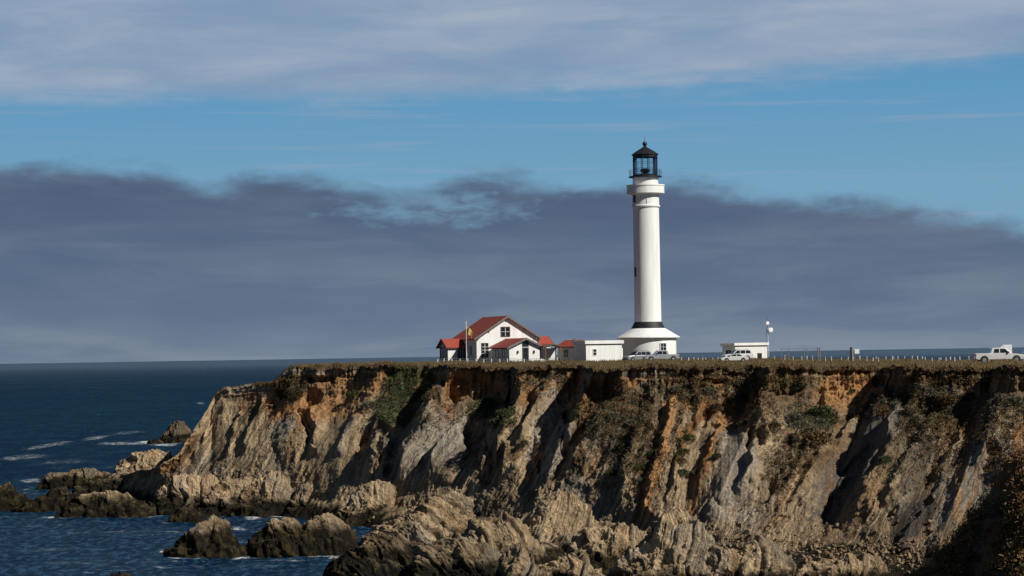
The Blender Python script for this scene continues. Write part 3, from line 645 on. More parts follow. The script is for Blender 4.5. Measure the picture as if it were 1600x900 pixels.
# ------------------------------------------------------------------ rocks
ROCKFOAM = []
def rock(px0, px1, ytop, ybase, sil, depth=0.6, leanr=20, seed=1, tint=TAN, dark=None, drop=1.6, sub=1.0, struct=False, label=None, z0=0.0, cat='rock', group=None, sharp=.45, tideh=None, amp=1.0):
    """rock mass: footprint px0..px1, waterline photo y, silhouette heights 'sil' (0..1) across, depth as a fraction of width"""
    yb = ybase
    Dm_ = float((CAMZ-z0)*F/(yb-(568-26*(px0+px1)/3200)))
    c0 = world((px0+px1)/2, yb, Dm_)
    Wm = (px1-px0)/F*Dm_/2; Hm = (ybase-ytop)/F*Dm_; Dp = Wm*depth
    nU = int(min(230, max(40, (px1-px0)*1.1*sub))); nV = int(min(150, max(36, (ybase-ytop)*1.8*sub)))
    ph = np.linspace(0, 2*np.pi, nU*2, endpoint=False); ps = np.linspace(0.0, 1.0, nV)
    PS, PH = np.meshgrid(ps, ph, indexing='ij')
    rr = np.sin(PS*np.pi/2)**0.7
    zz = np.cos(PS*np.pi/2)**0.5
    e = 2.6
    cu, su = np.cos(PH), np.sin(PH); den = (np.abs(cu)**e+np.abs(su)**e)**(1/e)
    ux, uy = rr*cu/den, rr*su/den
    s_ = np.interp((ux+1)/2, np.linspace(0, 1, len(sil)), sil)
    x = ux*Wm; y = uy*Dp+Dp*0.75; z = zz*Hm*s_*(1-0.25*np.clip(uy, -1, 0)**2)
    z = np.where(PS > 0.86, z-(PS-0.86)/0.14*drop, z)
    x = x*np.where(PS > 0.86, 1+(PS-0.86)*0.5, 1)
    Q = np.stack([x+c0[0], y+c0[1], z+z0], -1)
    L = R(leanr); n0 = fbm(Q, 4, 3, .5, seed*3.1); n1_ = fbm(Q, 1.3, 3, .55, seed*1.7)
    # chisel the mass with random planes: angular crags instead of domes
    pr = np.random.default_rng(int(seed)*17+3)
    Ql = np.stack([x/Wm, y/max(Dp, .1)-0.75, z/max(Hm, .1)], -1)
    for _k in range(26):
        nrm = pr.normal(size=3); nrm[2] = abs(nrm[2])*0.8+0.1; nrm /= np.linalg.norm(nrm)
        off = pr.uniform(.80, 1.12)
        ex_ = np.clip((Ql@nrm)-off, 0, None); Ql = Ql-ex_[..., None]*nrm*0.92
    low_ = PS > 0.86
    x = np.where(low_, x, Ql[..., 0]*Wm); y = np.where(low_, y, (Ql[..., 1]+0.75)*Dp); z = np.where(low_, z, Ql[..., 2]*Hm)
    Q = np.stack([x+c0[0], y+c0[1], z+z0], -1)
    wav = 0.9*np.sin(z*0.9+n0*3+seed)*sharp
    qq = x*math.cos(L)-z*math.sin(L)+0.55*y+0.6*n0+wav*0.6; aa = x*math.sin(L)+z*math.cos(L)
    sc = min(1.0, Hm/3.0)*amp
    dsp = sc*(0.45*n0+0.42*ridged(Q, 3.2, 5, seed)-0.15+0.30*n1_+((0.46 if struct else .30)*saw(qq/1.5, .16)+(0.22 if struct else .13)*saw(qq/.60, .2)+0.06*saw(qq/.24, .3))*sstep(n0+0.5*n1_, -.6, .2))+0.07*fbm(Q, .5, 3, .6, seed)
    jq = 0.25*n1_; dsp = dsp+0.22*cellrand((qq+jq)/0.8, aa/1.9+jq, 5)+0.14*cellrand((qq+jq)/0.36, aa/0.9+jq, 9)
    nx, ny, nz_ = ux*0.75, uy*0.75-0.1, 0.25+0.75*np.clip(zz, 0, 1)*0.8
    fade = np.where(PS < 0.02, 0.5, 1)
    Q = Q+np.stack([nx, ny, nz_], -1)*(dsp*fade)[..., None]
    V = Q.reshape(-1, 3)
    cl = np.broadcast_to(np.asarray(tint)*1.04, Q.shape).copy()
    cl = lerp(cl, GREY, sstep(n0, 0, .5)*0.6); cl = lerp(cl, RUST, sstep(pn(qq*.8, aa*.05, 0*qq+seed), .2, .5)*0.35)
    th = (tideh if tideh is not None else 1.6)+0.7
    td = 1-sstep(Q[..., 2]+0.8*n0+0.35*n1_, th*0.75, th*1.25)
    if dark is not None: td = np.maximum(td, dark*sstep(n0+0.25, -0.2, 0.3))
    cl = lerp(cl, lerp(np.broadcast_to(DARKB*0.12, Q.shape).copy(), np.array([.050, .042, .018]), sstep(n1_+0.5*fbm(Q, .6, 3, .6, 7.), .05, .5)*0.8), td*0.97)
    nm = 'sea_rock' if not struct else 'rocky_shore'
    me_ = npmesh(nm, V, gridquads(nV, len(ph), True))
    rock_attrs(me_, cl, np.stack([qq, aa, y], -1), np.stack([1-td*0.6, td*0, td*0], -1))
    o = linkmesh(nm, me_, M['rock'])
    if struct: tag(o, kind='structure')
    else: tag(o, label, cat, group)
    if z0 <= 0.3: ROCKFOAM.append((c0[0], c0[1]+Dp*0.75, Wm, Dp))
    return o
GR = 'wave-washed rocks at the foot of the headland'
rock(250,303,660,692,[.3,.85,1,.95,.6],.8,10,1,TAN*.6,dark=.5,label='lone dark rounded sea stack standing behind the left foot of the cliff',group=GR,cat='sea rock')
rock(60,195,733,764,[.45,.9,.85,1,.8,.8,.5],.35,15,2,label='long dark seaweed covered rock at the outermost tip of the reef',group=GR,cat='sea rock',tint=TAN*.9,dark=.35)
rock(45,130,766,797,[.2,.6,.9,1,.7,.5],.4,15,3,dark=.9,tideh=3,label='low black rock in the gap between the outer reef rocks',group=GR,cat='sea rock')
rock(-30,46,756,797,[.5,.9,1,.6,.4],.5,15,4,dark=.9,tideh=3,label='black rock cut off by the left edge of the view',group=GR,cat='sea rock')
rock(84,236,771,808,[.35,.95,.9,1,.95,.9,.75,.6],.3,12,5,tint=TAN*1.1,tideh=1.9,label='long flat-topped tan rock with a black waterline in front of the reef tip',group=GR,cat='sea rock')
rock(264,320,790,816,[.3,.7,1,.7,.3],.5,25,6,dark=.9,tideh=3,label='small black rock just above the big pointed sea rock',group=GR,cat='sea rock')
rock(265,380,808,869,[.25,.5,.6,.75,1,.85,.5,.25],.5,18,7,tint=TAN,dark=.4,tideh=2.3,label='big pointed sea rock with a tan right face standing alone in the cove',group=GR,cat='sea rock')
rock(381,560,800,866,[.25,.65,.95,.85,.6,.9,1,.6,.3],.4,-25,8,tint=TAN*1.1,dark=.2,tideh=2.3,label='broad twin-topped pale rock with dark skirt beside the cove',group=GR,cat='sea rock')
rock(165,205,892,908,[.3,.9,1,.6],.6,10,9,dark=1,tideh=3,label='tip of a black rock at the bottom edge of the water',group=GR,cat='sea rock')
rock(229,254,686,693,[.5,1,.8],.6,10,10,dark=1,tideh=3,label='tiny black rock awash in foam left of the sea stack',group=GR,cat='sea rock')
# shore that belongs to the headland (terrain)
SH = [ (165,300,703,768,[.5,.75,.95,1,.9,.95,.8],.4,18,21,TAN*1.15,None,1.4),
 (300,450,748,806,[.4,.7,.85,1,.8,.9,.6],.4,25,41,TAN*1.1,None,1.5),
 (410,560,722,790,[.3,.6,1,.8,.9,.6,.4],.35,25,42,TAN*1.05,None,.8),
 (110,310,744,780,[.4,.7,.9,.8,1,.9,.7,.5],.3,18,51,TAN*.7,.6,2.2),
 (15,180,774,798,[.4,.8,.7,1,.8,.9,.5],.3,18,52,TAN*.6,.8,3),
 (640,900,845,880,[.4,.7,.8,1,.7,.8,.5],.35,-25,53,TAN*1.05,None,1.0),
 (150,235,738,778,[.4,.7,.9,1,.6],.4,18,20,TAN*.9,None,1.6),
 (222,372,742,803,[.25,.5,.8,.95,1,.9,.95,.8,.6],.35,25,22,TAN*1.2,None,1.6),
 (285,420,700,790,[.3,.55,.7,.85,1,.8,.5],.4,25,35,TAN*1.05,None,.9),
 (352,475,735,806,[.3,.5,.8,1,.85,.7,.4],.5,25,23,TAN*1.1,None,1.7),
 (448,522,760,806,[.4,.8,1,.9,.5],.6,20,24,TAN*1.1,None,1.3),
 (498,540,773,806,[.5,1,.9,.4],.7,20,25,TAN*1.1,None,1.2),
 (522,650,755,822,[.2,.5,.85,1,.95,.6,.35],.5,8,26,TAN*1.1,None,1.2),
 (560,760,768,868,[.25,.4,.5,.7,.85,.95,1,.8],.5,-38,27,TAN*1.05,None,1.3),
 (560,740,815,880,[.2,.5,.8,1,.9,.7,.5],.5,-30,28,TAN*1.05,None,1.5),
 (505,700,836,905,[.3,.6,.85,1,.9,.8,.6],.5,-20,29,TAN*.8,.5,2.4),
 (620,800,838,925,[.4,.7,.8,1,.8,.7,.4],.5,-30,30,TAN*.95,.35,2.2),
 (505,640,876,925,[.5,.9,1,.8,.5],.5,-20,31,TAN*.7,.7,2.8),
 (735,960,762,875,[.2,.55,.35,.5,.7,.95,1,.6,.3],.5,22,32,TAN*1.1,None,1.2),
 (690,860,800,900,[.3,.5,.9,.8,1,.6,.3],.4,-20,33,TAN*1.0,None,1.2),
 (830,950,868,930,[.3,.9,1,.8,.3],.5,30,34,TAN*1.2,None,.9),
 (885,1040,815,895,[.3,.8,.9,1,.7,.5],.5,28,36,TAN*1.15,None,1.2),
 (960,1150,800,925,[.2,.4,.6,.9,1,.8,.5,.3],.5,24,37,TAN*1.15,None,1.0),
 (760,870,855,935,[.4,.8,1,.5,.3],.5,20,38,TAN*.8,None,1.3),
 (1090,1260,845,925,[.3,.8,.7,1,.8,.6],.4,20,39,TAN*1.1,None,1.0),
 (1230,1420,862,930,[.5,.8,.7,1,.8,.6],.4,28,40,TAN*1.05,None,1.0)]
for (a0, a1, yt, yb, sil, dp, ln, sd_, tn, dk, th) in SH:
    rock(a0, a1, yt, yb, sil, dp, ln, sd_, tn, dk, struct=True, tideh=th)
# boulders on the debris apron
bl = []
def boulders():
    V = []; Q = []; cols = []
    ico = bmesh.new(); bmesh.ops.create_icosphere(ico, subdivisions=2, radius=1.0)
    bv = np.array([v.co[:] for v in ico.verts]); bf = np.array([[v.index for v in f.verts] for f in ico.faces]); ico.free()
    n = 0
    for i in range(1100):
        if i < 850: x = rng.uniform(1060, 1440); y = 852+(x-1060)*0.05+rng.normal(0, 11)
        else: x = rng.uniform(560, 1500); y = rng.uniform(760, 890)
        p = on_cliff(x, y)
        if p[2] < 0.3: continue
        s = min(rng.gamma(1.5, 0.055)+0.05, 0.45)
        sc = s*rng.uniform(.6, 1.2, 3)
        v = bv*(1+0.22*pn(bv[:, 0]*1.5+i, bv[:, 1]*1.5, bv[:, 2]*1.5)[:, None])*sc
        for _k in range(7):
            nn = rng.normal(size=3); nn /= np.linalg.norm(nn); e_ = np.clip(v@nn-s*rng.uniform(.35, .75), 0, None); v = v-e_[:, None]*nn
        a = rng.uniform(0, 6.28); rm = np.array([[math.cos(a), -math.sin(a), 0], [math.sin(a), math.cos(a), 0], [0, 0, 1]])
        v = v@rm.T+p+np.array([0, -0.1, 0.05])
        V.append(v); Q.append(bf+n); n += len(v)
        c_ = TAN*rng.uniform(.6, 1.15) if rng.random() < .95 else ORANGE*.6
        cols.append(np.broadcast_to(c_, v.shape))
    V = np.concatenate(V); me_ = npmesh('rubble', V, np.concatenate(Q), smooth=False)
    rock_attrs(me_, np.concatenate(cols), V, np.tile([0.3, 0, 0], (len(V), 1)))
    tag(linkmesh('rubble', me_, M['rock']), 'loose boulders and rubble strewn along the foot of the cliff', 'rubble', kind='stuff')
boulders()

# ------------------------------------------------------------------ sea
def sea():
    ys = np.concatenate([np.linspace(2.0, 36, 60)[:-1], np.arange(36, 400, 0.8)])      # photo px below the horizon
    ys = np.concatenate([[0.6, 1.0, 1.4], ys, np.linspace(402, 900, 40)])
    D = CAMZ*F/ys
    tx = np.concatenate([np.linspace(-2.2, -0.30, 30)[:-1], np.arange(-0.30, 0.12, 0.0011), np.linspace(0.12, 2.2, 50)[1:]])
    Dg, Tg = np.meshgrid(D, tx, indexing='ij'); V = np.stack([Tg*Dg, Dg, 0*Dg], -1)
    nearw = np.exp(-(Dg/900)**2)
    rot = np.array([[0.9, 0.44, 0], [-0.44, 0.9, 0], [0, 0, 1]])
    Vr = V@rot.T
    V[..., 2] += nearw*(0.22*fbm(Vr, 14, 3, .55, 1.0, (0.5, 1.6, 1))+0.10*fbm(Vr, 3, 3, .6, 5., (.6, 1.4, 1)))
    fm = np.zeros(Dg.shape)
    nz = fbm(V, 5, 3, .6, 2.)
    for (x, y, a, b) in ROCKFOAM:
        d = np.sqrt(((V[..., 0]-x)/(a+0.3))**2+((V[..., 1]-y)/(b+0.6))**2)
        wv_ = (d-1)*min(a, b*1.2)
        fm = np.maximum(fm, np.exp(-(np.clip(wv_, 0, None)/0.55)**2)*sstep(nz+0.3*pn(V[..., 0]/9, V[..., 1]/9, 0*nz+7.), 0.0, 0.4)*0.9)
    sx, sy = project(V)
    # soft trails of old foam drifting off the rocks, and low swell crests
    tr_ = fbm(np.stack([V[..., 0], V[..., 1], V[..., 2]*0], -1), 26, 5, .6, 4., (0.55, 1.5, 1)); lane = np.abs(tr_-0.05)
    nearr = np.zeros(Dg.shape)
    for (x, y, a, b) in ROCKFOAM: nearr = np.maximum(nearr, np.exp(-(((V[..., 0]-x)/(a+9))**2+((V[..., 1]-y)/(b+30))**2)))
    fm = np.maximum(fm, (1-sstep(lane, 0.0, 0.06))*nearr*0.55)
    for (cx, cy, rx, ry, an, st) in [(190,693,50,3,0,.6),(232,691,20,3,0,1.2),(258,695,26,3,0,.8),(75,696,50,4,-10,.42),(150,684,30,3,-8,.5),(40,714,50,5,-4,.35),(200,676,40,3,-4,.3),(100,722,60,4,-3,.25),(60,860,80,3,-2,.22),(200,830,90,3,0,.22),(120,880,90,3,2,.22),(420,884,80,3,0,.25),(18,716,20,4,0,.45),(335,801,24,5,0,.9),(345,799,12,6,0,1.),(372,826,18,4,0,.7),
                                     (52,751,22,4,0,.5),(290,870,16,3,0,.8),(253,862,8,4,0,.8),(378,866,6,5,0,1.),(500,868,40,4,0,.6),(522,868,12,6,-8,.9),(160,803,14,3,0,.6),(395,809,16,4,0,.7),(330,742,10,2,0,.3),(350,618,8,2,0,.5),(313,630,8,2,0,.6)]:
        fm = np.maximum(fm, st*(1-sstep(ell(cx, cy, rx, ry, an, sx, sy)+0.35*nz, .3, 1.15)))
    me_ = npmesh('sea', V.reshape(-1, 3), gridquads(*Dg.shape)[:, ::-1])
    a = me_.attributes.new('foam', 'FLOAT', 'POINT'); a.data.foreach_set('value', np.ascontiguousarray(fm.ravel(), np.float32))
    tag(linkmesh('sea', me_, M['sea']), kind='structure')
sea()

# ------------------------------------------------------------------ vegetation
def leafcloud(n, rad, flat=0.7, leaf=0.09, seed=0, spiky=0.3):
    r_ = np.random.default_rng(seed)
    d = r_.normal(size=(n, 3)); d /= np.linalg.norm(d, axis=1)[:, None]; d[:, 2] = np.where(d[:, 2] < -0.4, -d[:, 2], d[:, 2])
    lump = 1+0.35*pn(d[:, 0]*2+seed, d[:, 1]*2, d[:, 2]*2)+0.25*pn(d[:, 0]*5+seed, d[:, 1]*5, d[:, 2]*5)
    p = d*(rad*lump*r_.uniform(0.55, 1.0, n)**0.6)[:, None]*np.array([1, 1, flat])
    t = r_.normal(size=(n, 3)); t = t*(1-spiky)+d*spiky*2.5; t /= np.linalg.norm(t, axis=1)[:, None]
    b_ = np.cross(t, r_.normal(size=(n, 3))); b_ /= np.linalg.norm(b_, axis=1)[:, None]
    L = leaf*r_.uniform(.6, 1.5, n)[:, None]
    return np.stack([p-b_*L*.35, p+b_*L*.35, p+t*L*1.3+b_*L*.1, p+t*L*1.3-b_*L*.1], 1)   # n,4,3
def shrubmesh(name, rad, n, leaf, seed, flat=.7):
    q_ = leafcloud(n, rad, flat, leaf, seed)
    return npmesh(name, q_.reshape(-1, 3), np.arange(n*4).reshape(-1, 4), smooth=False)
shr = {}
for key in ('leafgreen', 'leafgrey', 'leafbrown', 'leafdark'):
    for v_ in range(2):
        me_ = shrubmesh('foliage', 1.0, 900, 0.13, {'leafgreen': 1, 'leafgrey': 3, 'leafbrown': 4, 'leafdark': 6}[key]+v_*5+len(key)); me_.materials.append(M[key]); shr[(key, v_)] = me_
def stem_mesh():
    b_ = MB()
    for i in range(5):
        a = i*1.256; b_.tube((0, 0, -0.25), (math.cos(a)*.35, math.sin(a)*.35, .45), .05, 6, .02)
    o = b_.build('stem', M['stem']); m_ = o.data; bpy.data.objects.remove(o); return m_
STEM = stem_mesh()
def shrub(x, y, r_px, key, label, v=0, lift=0.0):
    p = on_cliff(x, y+r_px*0.35); s = r_px/F*p[1]*1.1
    t = thing('shrub', p+np.array([0, -0.40*s, 0.05*s]), rng.uniform(0, 6.28), label, 'shrub', 'shrubs growing on the cliff face'); t.scale = (s, s, s)
    o = bpy.data.objects.new('foliage', shr[(key, v)]); C.objects.link(o); o.parent = t
    o = bpy.data.objects.new('stem', STEM); C.objects.link(o); o.parent = t
SHR = [
 (1275,683,19,'leafbrown','large round dry brown bush on the slope below the orange scarp'),
 (1332,608,5,'leafgreen','small lone dark bush high on the bright orange scarp'),
 (1075,683,10,'leafgreen','green bush at the top of the clump between the two orange rock bands'),
 (1069,705,9,'leafgreen','green bush in the middle of the clump between the two orange rock bands'),
 (1066,720,8,'leafbrown','brown bush in the clump between the two orange rock bands'),
 (1068,737,9,'leafgreen','lowest green bush right beside the long orange rock band'),
 (1085,737,8,'leafgrey','grey bush at the lower right of the clump between the orange rock bands'),
 (1120,709,7,'leafgreen','dark bush alone on the pale grey bare slope right of the second orange band'),
 (953,738,8,'leafgreen','dark green bush alone on the brown slope left of the long orange band'),
 (972,694,9,'leafgreen','green bush with grey twigs on the upper brown slope left of the long orange band'),
 (1018,707,8,'leafgreen','dark green bush touching the left side of the long orange band'),
 (1000,729,7,'leafgreen','low green bush a little below and left of the long orange band'),
 (1000,750,8,'leafgrey','pale grey bush lowest on the slope left of the long orange band'),
 (958,646,9,'leafgrey','grey bush on the shaded upper slope below the dark hollow'),
 (985,660,8,'leafgrey','grey green bush on the upper slope left of the top of the orange band'),
 (1057,607,9,'leafgrey','silvery bush above the top end of the long orange band'),
 (1103,607,8,'leafgrey','grey bush under the narrow dark ledge near the cliff top'),
 (1148,620,11,'leafdark','big dark bush below the cliff top right of the long orange band'),
 (1120,635,9,'leafdark','dark bush in the brown scrub between the two orange bands, high up'),
 (1160,662,8,'leafgreen','dark bush at the foot of the narrow orange pillar'),
 (1240,650,13,'leafgrey','left of two big grey bushes capping the knoll below the orange scarp'),
 (1280,642,16,'leafgreen','wide green bush capping the knoll below the orange scarp'),
 (1282,658,11,'leafgrey','pale grey bush at the right end of the bush-capped knoll'),
 (1210,665,10,'leafdark','dark bush on the slope left of the bush-capped knoll'),
 (1450,612,12,'leafgrey','grey green rounded bush high on the shaded slope right of the scarp'),
 (1478,622,12,'leafbrown','brown bush beside the grey green one high on the right slope'),
 (1512,618,10,'leafdark','dark bush above the right-hand orange rock pillar'),
 (1366,619,9,'leafgrey','twiggy grey bush just right of the concave corner of the scarp'),
 (1380,640,12,'leafbrown','tan dry bush halfway down the right of the dark scree chute'),
 (1382,715,9,'leafgreen','small green bush beside the blue shaded chute'),
 (1425,660,11,'leafdark','dark bush in the middle of the right-hand scrub slope'),
 (1585,625,12,'leafgrey','grey bush near the right edge under the shaded rim'),
 (1242,722,8,'leafbrown','small rusty bush in the gully under the round brown bush'),
 (820,690,6,'leafgreen','small green tuft on the pale rock face under the keeper house'),
 (552,612,9,'leafgreen','dark low bush right of the orange alcove near the left end'),
 (576,632,11,'leafgrey','mounded grey green bush on the left slope below the bedded orange scarp'),
 (462,612,11,'leafdark','dark brown bush at the left corner of the cliff top'),
 (445,600,9,'leafdark','brown bush leftmost on the cliff, above the bare striped nose'),
 (762,628,12,'leafgreen','bright green bush on the bank below the shaded bowl'),
 (785,645,12,'leafgreen','green bush on the right of the bank below the shaded bowl'),
 (775,658,10,'leafgreen','lowest green bush on the bank below the shaded bowl')]
for i, (x, y, r_, ky, lb) in enumerate(SHR): shrub(x, y, r_, ky, lb, i % 2)

# scattered low scrub: countless small tufts
def scatter(name, regions, key, label, leaf=0.11, per=14, rad=.28):
    qs = []; sdi = 0
    for (cx, cy, rx, ry, an, n) in regions:
        for _ in range(n):
            a = rng.uniform(0, 6.28); r_ = math.sqrt(rng.uniform(0, 1))
            u, v = r_*math.cos(a)*rx, r_*math.sin(a)*ry; aa = R(an)
            x, y = cx+u*math.cos(aa)-v*math.sin(aa), cy+u*math.sin(aa)+v*math.cos(aa)
            if any(((x-c_[0])*math.cos(R(c_[4]))+(y-c_[1])*math.sin(R(c_[4])))**2/c_[2]**2+(-(x-c_[0])*math.sin(R(c_[4]))+(y-c_[1])*math.cos(R(c_[4])))**2/c_[3]**2 < 0.9 for c_ in SMOOTH): continue
            p = on_cliff(x, y)
            if p[2] < 2: continue
            sdi += 1
            qs.append(leafcloud(per, rad*rng.uniform(.5, 1.7), .6, leaf, sdi % 50)+p+np.array([0, -.05, 0]))
    q_ = np.concatenate(qs)
    me_ = npmesh(name, q_.reshape(-1, 3), np.arange(len(q_)*4).reshape(-1, 4), smooth=False)
    tag(linkmesh(name, me_, M[key]), label, 'scrub', kind='stuff')
scatter('green_scrub', [(640,600,40,28,0,420),(615,640,30,28,0,300),(770,645,40,22,10,320),(1275,655,36,16,0,160),(950,650,60,40,20,160),(1075,710,20,40,0,140),(1180,600,40,12,0,80),(1240,600,30,10,0,60),(1450,640,60,30,0,120)], 'leafgreen', 'low olive green scrub spread in patches over the upper cliff')
scatter('grey_scrub', [(620,630,40,34,0,260),(970,670,60,60,25,340),(1080,610,60,18,0,160),(1260,650,50,22,0,200),(1440,630,80,30,0,420),(1400,700,50,60,35,260),(1560,640,40,30,0,200),(1230,700,30,60,30,160),(850,600,40,20,0,80),(470,600,25,16,0,60)], 'leafgrey', 'low grey twiggy scrub spread over the middle and right cliff')
scatter('brown_scrub', [(455,605,26,18,-10,260),(420,598,26,6,-8,100),(960,640,70,40,20,360),(1120,620,80,30,0,420),(1180,650,40,40,0,220),(1430,650,90,40,0,520),(1500,700,60,50,30,340),(1240,720,30,60,32,260),(1570,680,40,60,20,300),(1000,720,50,60,30,240),(700,650,50,30,20,140),(830,590,60,10,0,120),(1450,577,160,2,0,90),(1150,574,180,2,0,90),(860,573,170,2,0,60),(560,573,110,2.0,0,60),(1450,592,150,8,0,260),(1150,590,140,8,0,260)], 'leafbrown', 'dry brown scrub and dead stalks clinging to the cliff')

# grass fringe on the plateau
def grass():
    n = 52000
    a = rng.uniform(470, 1880, n); f = rng.uniform(0, 1, n)**1.6*0.98
    ci = np.clip(((a-170)/1.2).astype(int), 0, len(A)-1); ri = (f*129).astype(int)
    p = G[ri, ci]+np.stack([rng.normal(0, .15, n), rng.normal(0, .3, n), np.zeros(n)], -1)
    pt = pn(p[:, 0]/5, p[:, 1]/12, 0*p[:, 0]+.5)
    hh = (0.10+0.22*rng.uniform(0, 1, n)**2)*(1+1.2*np.clip(pt, -.4, 1)); wd = 0.05
    le = rng.normal(0, .10, (n, 3)); le[:, 2] = 0
    up = np.array([0, 0, 1])*hh[:, None]; sx = np.array([wd, 0, 0])*rng.uniform(.6, 1.4, n)[:, None]
    t_ = np.stack([p-sx, p+sx, p+up+le], 1)
    me_ = npmesh('grass', t_.reshape(-1, 3), np.arange(n*3).reshape(-1, 3), smooth=False)
    return me_
M['grassm'] = mat_leaf('dry_grass_blades', (0.095, 0.068, 0.032), (0.185, 0.135, 0.068), 0.6)
tag(linkmesh('grass', grass(), M['grassm']), 'short dry grass covering the flat top of the headland', 'grass', kind='stuff')

# ------------------------------------------------------------------ near bank, bottom right
def near_bank():
    a = np.arange(1330, 2250, 2.0); yc = np.interp(a, [1330,1400,1440,1480,1530,1565,1600,1700,2000], [965,925,895,858,800,755,715,690,700])
    rws = np.linspace(-0.5, 1.0, 190); g_ = []
    Dcst = np.interp(a, [1330, 1480, 1600, 2000], [168, 163, 160, 150])
    cr = world(a, yc, Dcst)
    for r_ in rws:
        if r_ < 0: g_.append(np.stack([cr[:, 0]*(1-r_*0.5), cr[:, 1]-r_*90, cr[:, 2]+r_*15-np.maximum(0, 6-cr[:, 2])*0.6*(-r_)], -1))
        else: g_.append(np.stack([cr[:, 0]-r_*2, cr[:, 1]-r_*(cr[:, 2]+3)*0.85, cr[:, 2]-r_*(cr[:, 2]+3)], -1))
    B = np.array(g_); B[..., 2] += 0.9*fbm(B, 7, 4, .55, 3.)+0.25*ridged(B, 2.0, 3, 4.)
    cl = np.broadcast_to(SOIL*1.5, B.shape).copy(); nb = fbm(B, 5, 4, .55, 50.)
    cl = lerp(cl, RUST*.7, sstep(nb, 0, .4)); cl = lerp(cl, GREEN*.8, sstep(-nb, 0.05, .4))
    me_ = npmesh('near_bank', B.reshape(-1, 3), gridquads(*B.shape[:2])[:, ::-1] if False else gridquads(*B.shape[:2]))
    rock_attrs(me_, cl, B*.5, np.tile([0.1, 0, 0], (B.shape[0]*B.shape[1], 1)).reshape(*B.shape))
    tag(linkmesh('near_bank', me_, M['rock']), kind='structure')
    bx, by = project(B)
    flat = B.reshape(-1, 3); ok = np.where((bx.ravel() > 1350) & (bx.ravel() < 1760) & (by.ravel() < 960))[0]
    M['bankrust'] = mat_leaf('rusty_brush', (0.13, 0.075, 0.032), (0.30, 0.175, 0.085)); M['bankgreen'] = mat_leaf('bank_leaves', (0.05, 0.052, 0.02), (0.12, 0.115, 0.045))
    for name, key, n, lab in [('shade_toned_bank_scrub', 'leafdark', 900, 'leafy scrub on the near bank, coloured dark as shade at the lower right corner'), ('bank_brush', 'leafbrown', 3000, 'rusty brown brush along the crest of the near bank'), ('bank_bushes', 'leafgreen', 900, 'dark green growth low on the near bank')]:
        qs = []
        for i in range(n):
            j = ok[rng.integers(len(ok))]; p = flat[j]
            hi = pn(np.array([p[0]/4.]), np.array([p[1]/4.]), np.array([{'leafdark':1.,'leafbrown':2.,'leafgreen':3.}[key]]))[0]
            pxx, pyy = project(p); low = (pyy-760)/120+(pxx-1520)/200
            if key == 'leafbrown': hi -= 0.6*max(low-0.75, 0)-0.12
            else: hi += 0.5*min(low-0.85, .6)  # dark growth gathered low right, its colour stands in for shade
            if hi < -0.05: continue
            qs.append(leafcloud(34, rng.uniform(.25, .75), .8, .13, i % 60)+p+np.array([0, 0, .05]))
        q_ = np.concatenate(qs)
        tag(linkmesh(name, npmesh(name, q_.reshape(-1, 3), np.arange(len(q_)*4).reshape(-1, 4), False), M[{'leafbrown': 'bankrust', 'leafgreen': 'bankgreen'}.get(key, key)]), lab, 'scrub', kind='stuff')
near_bank()

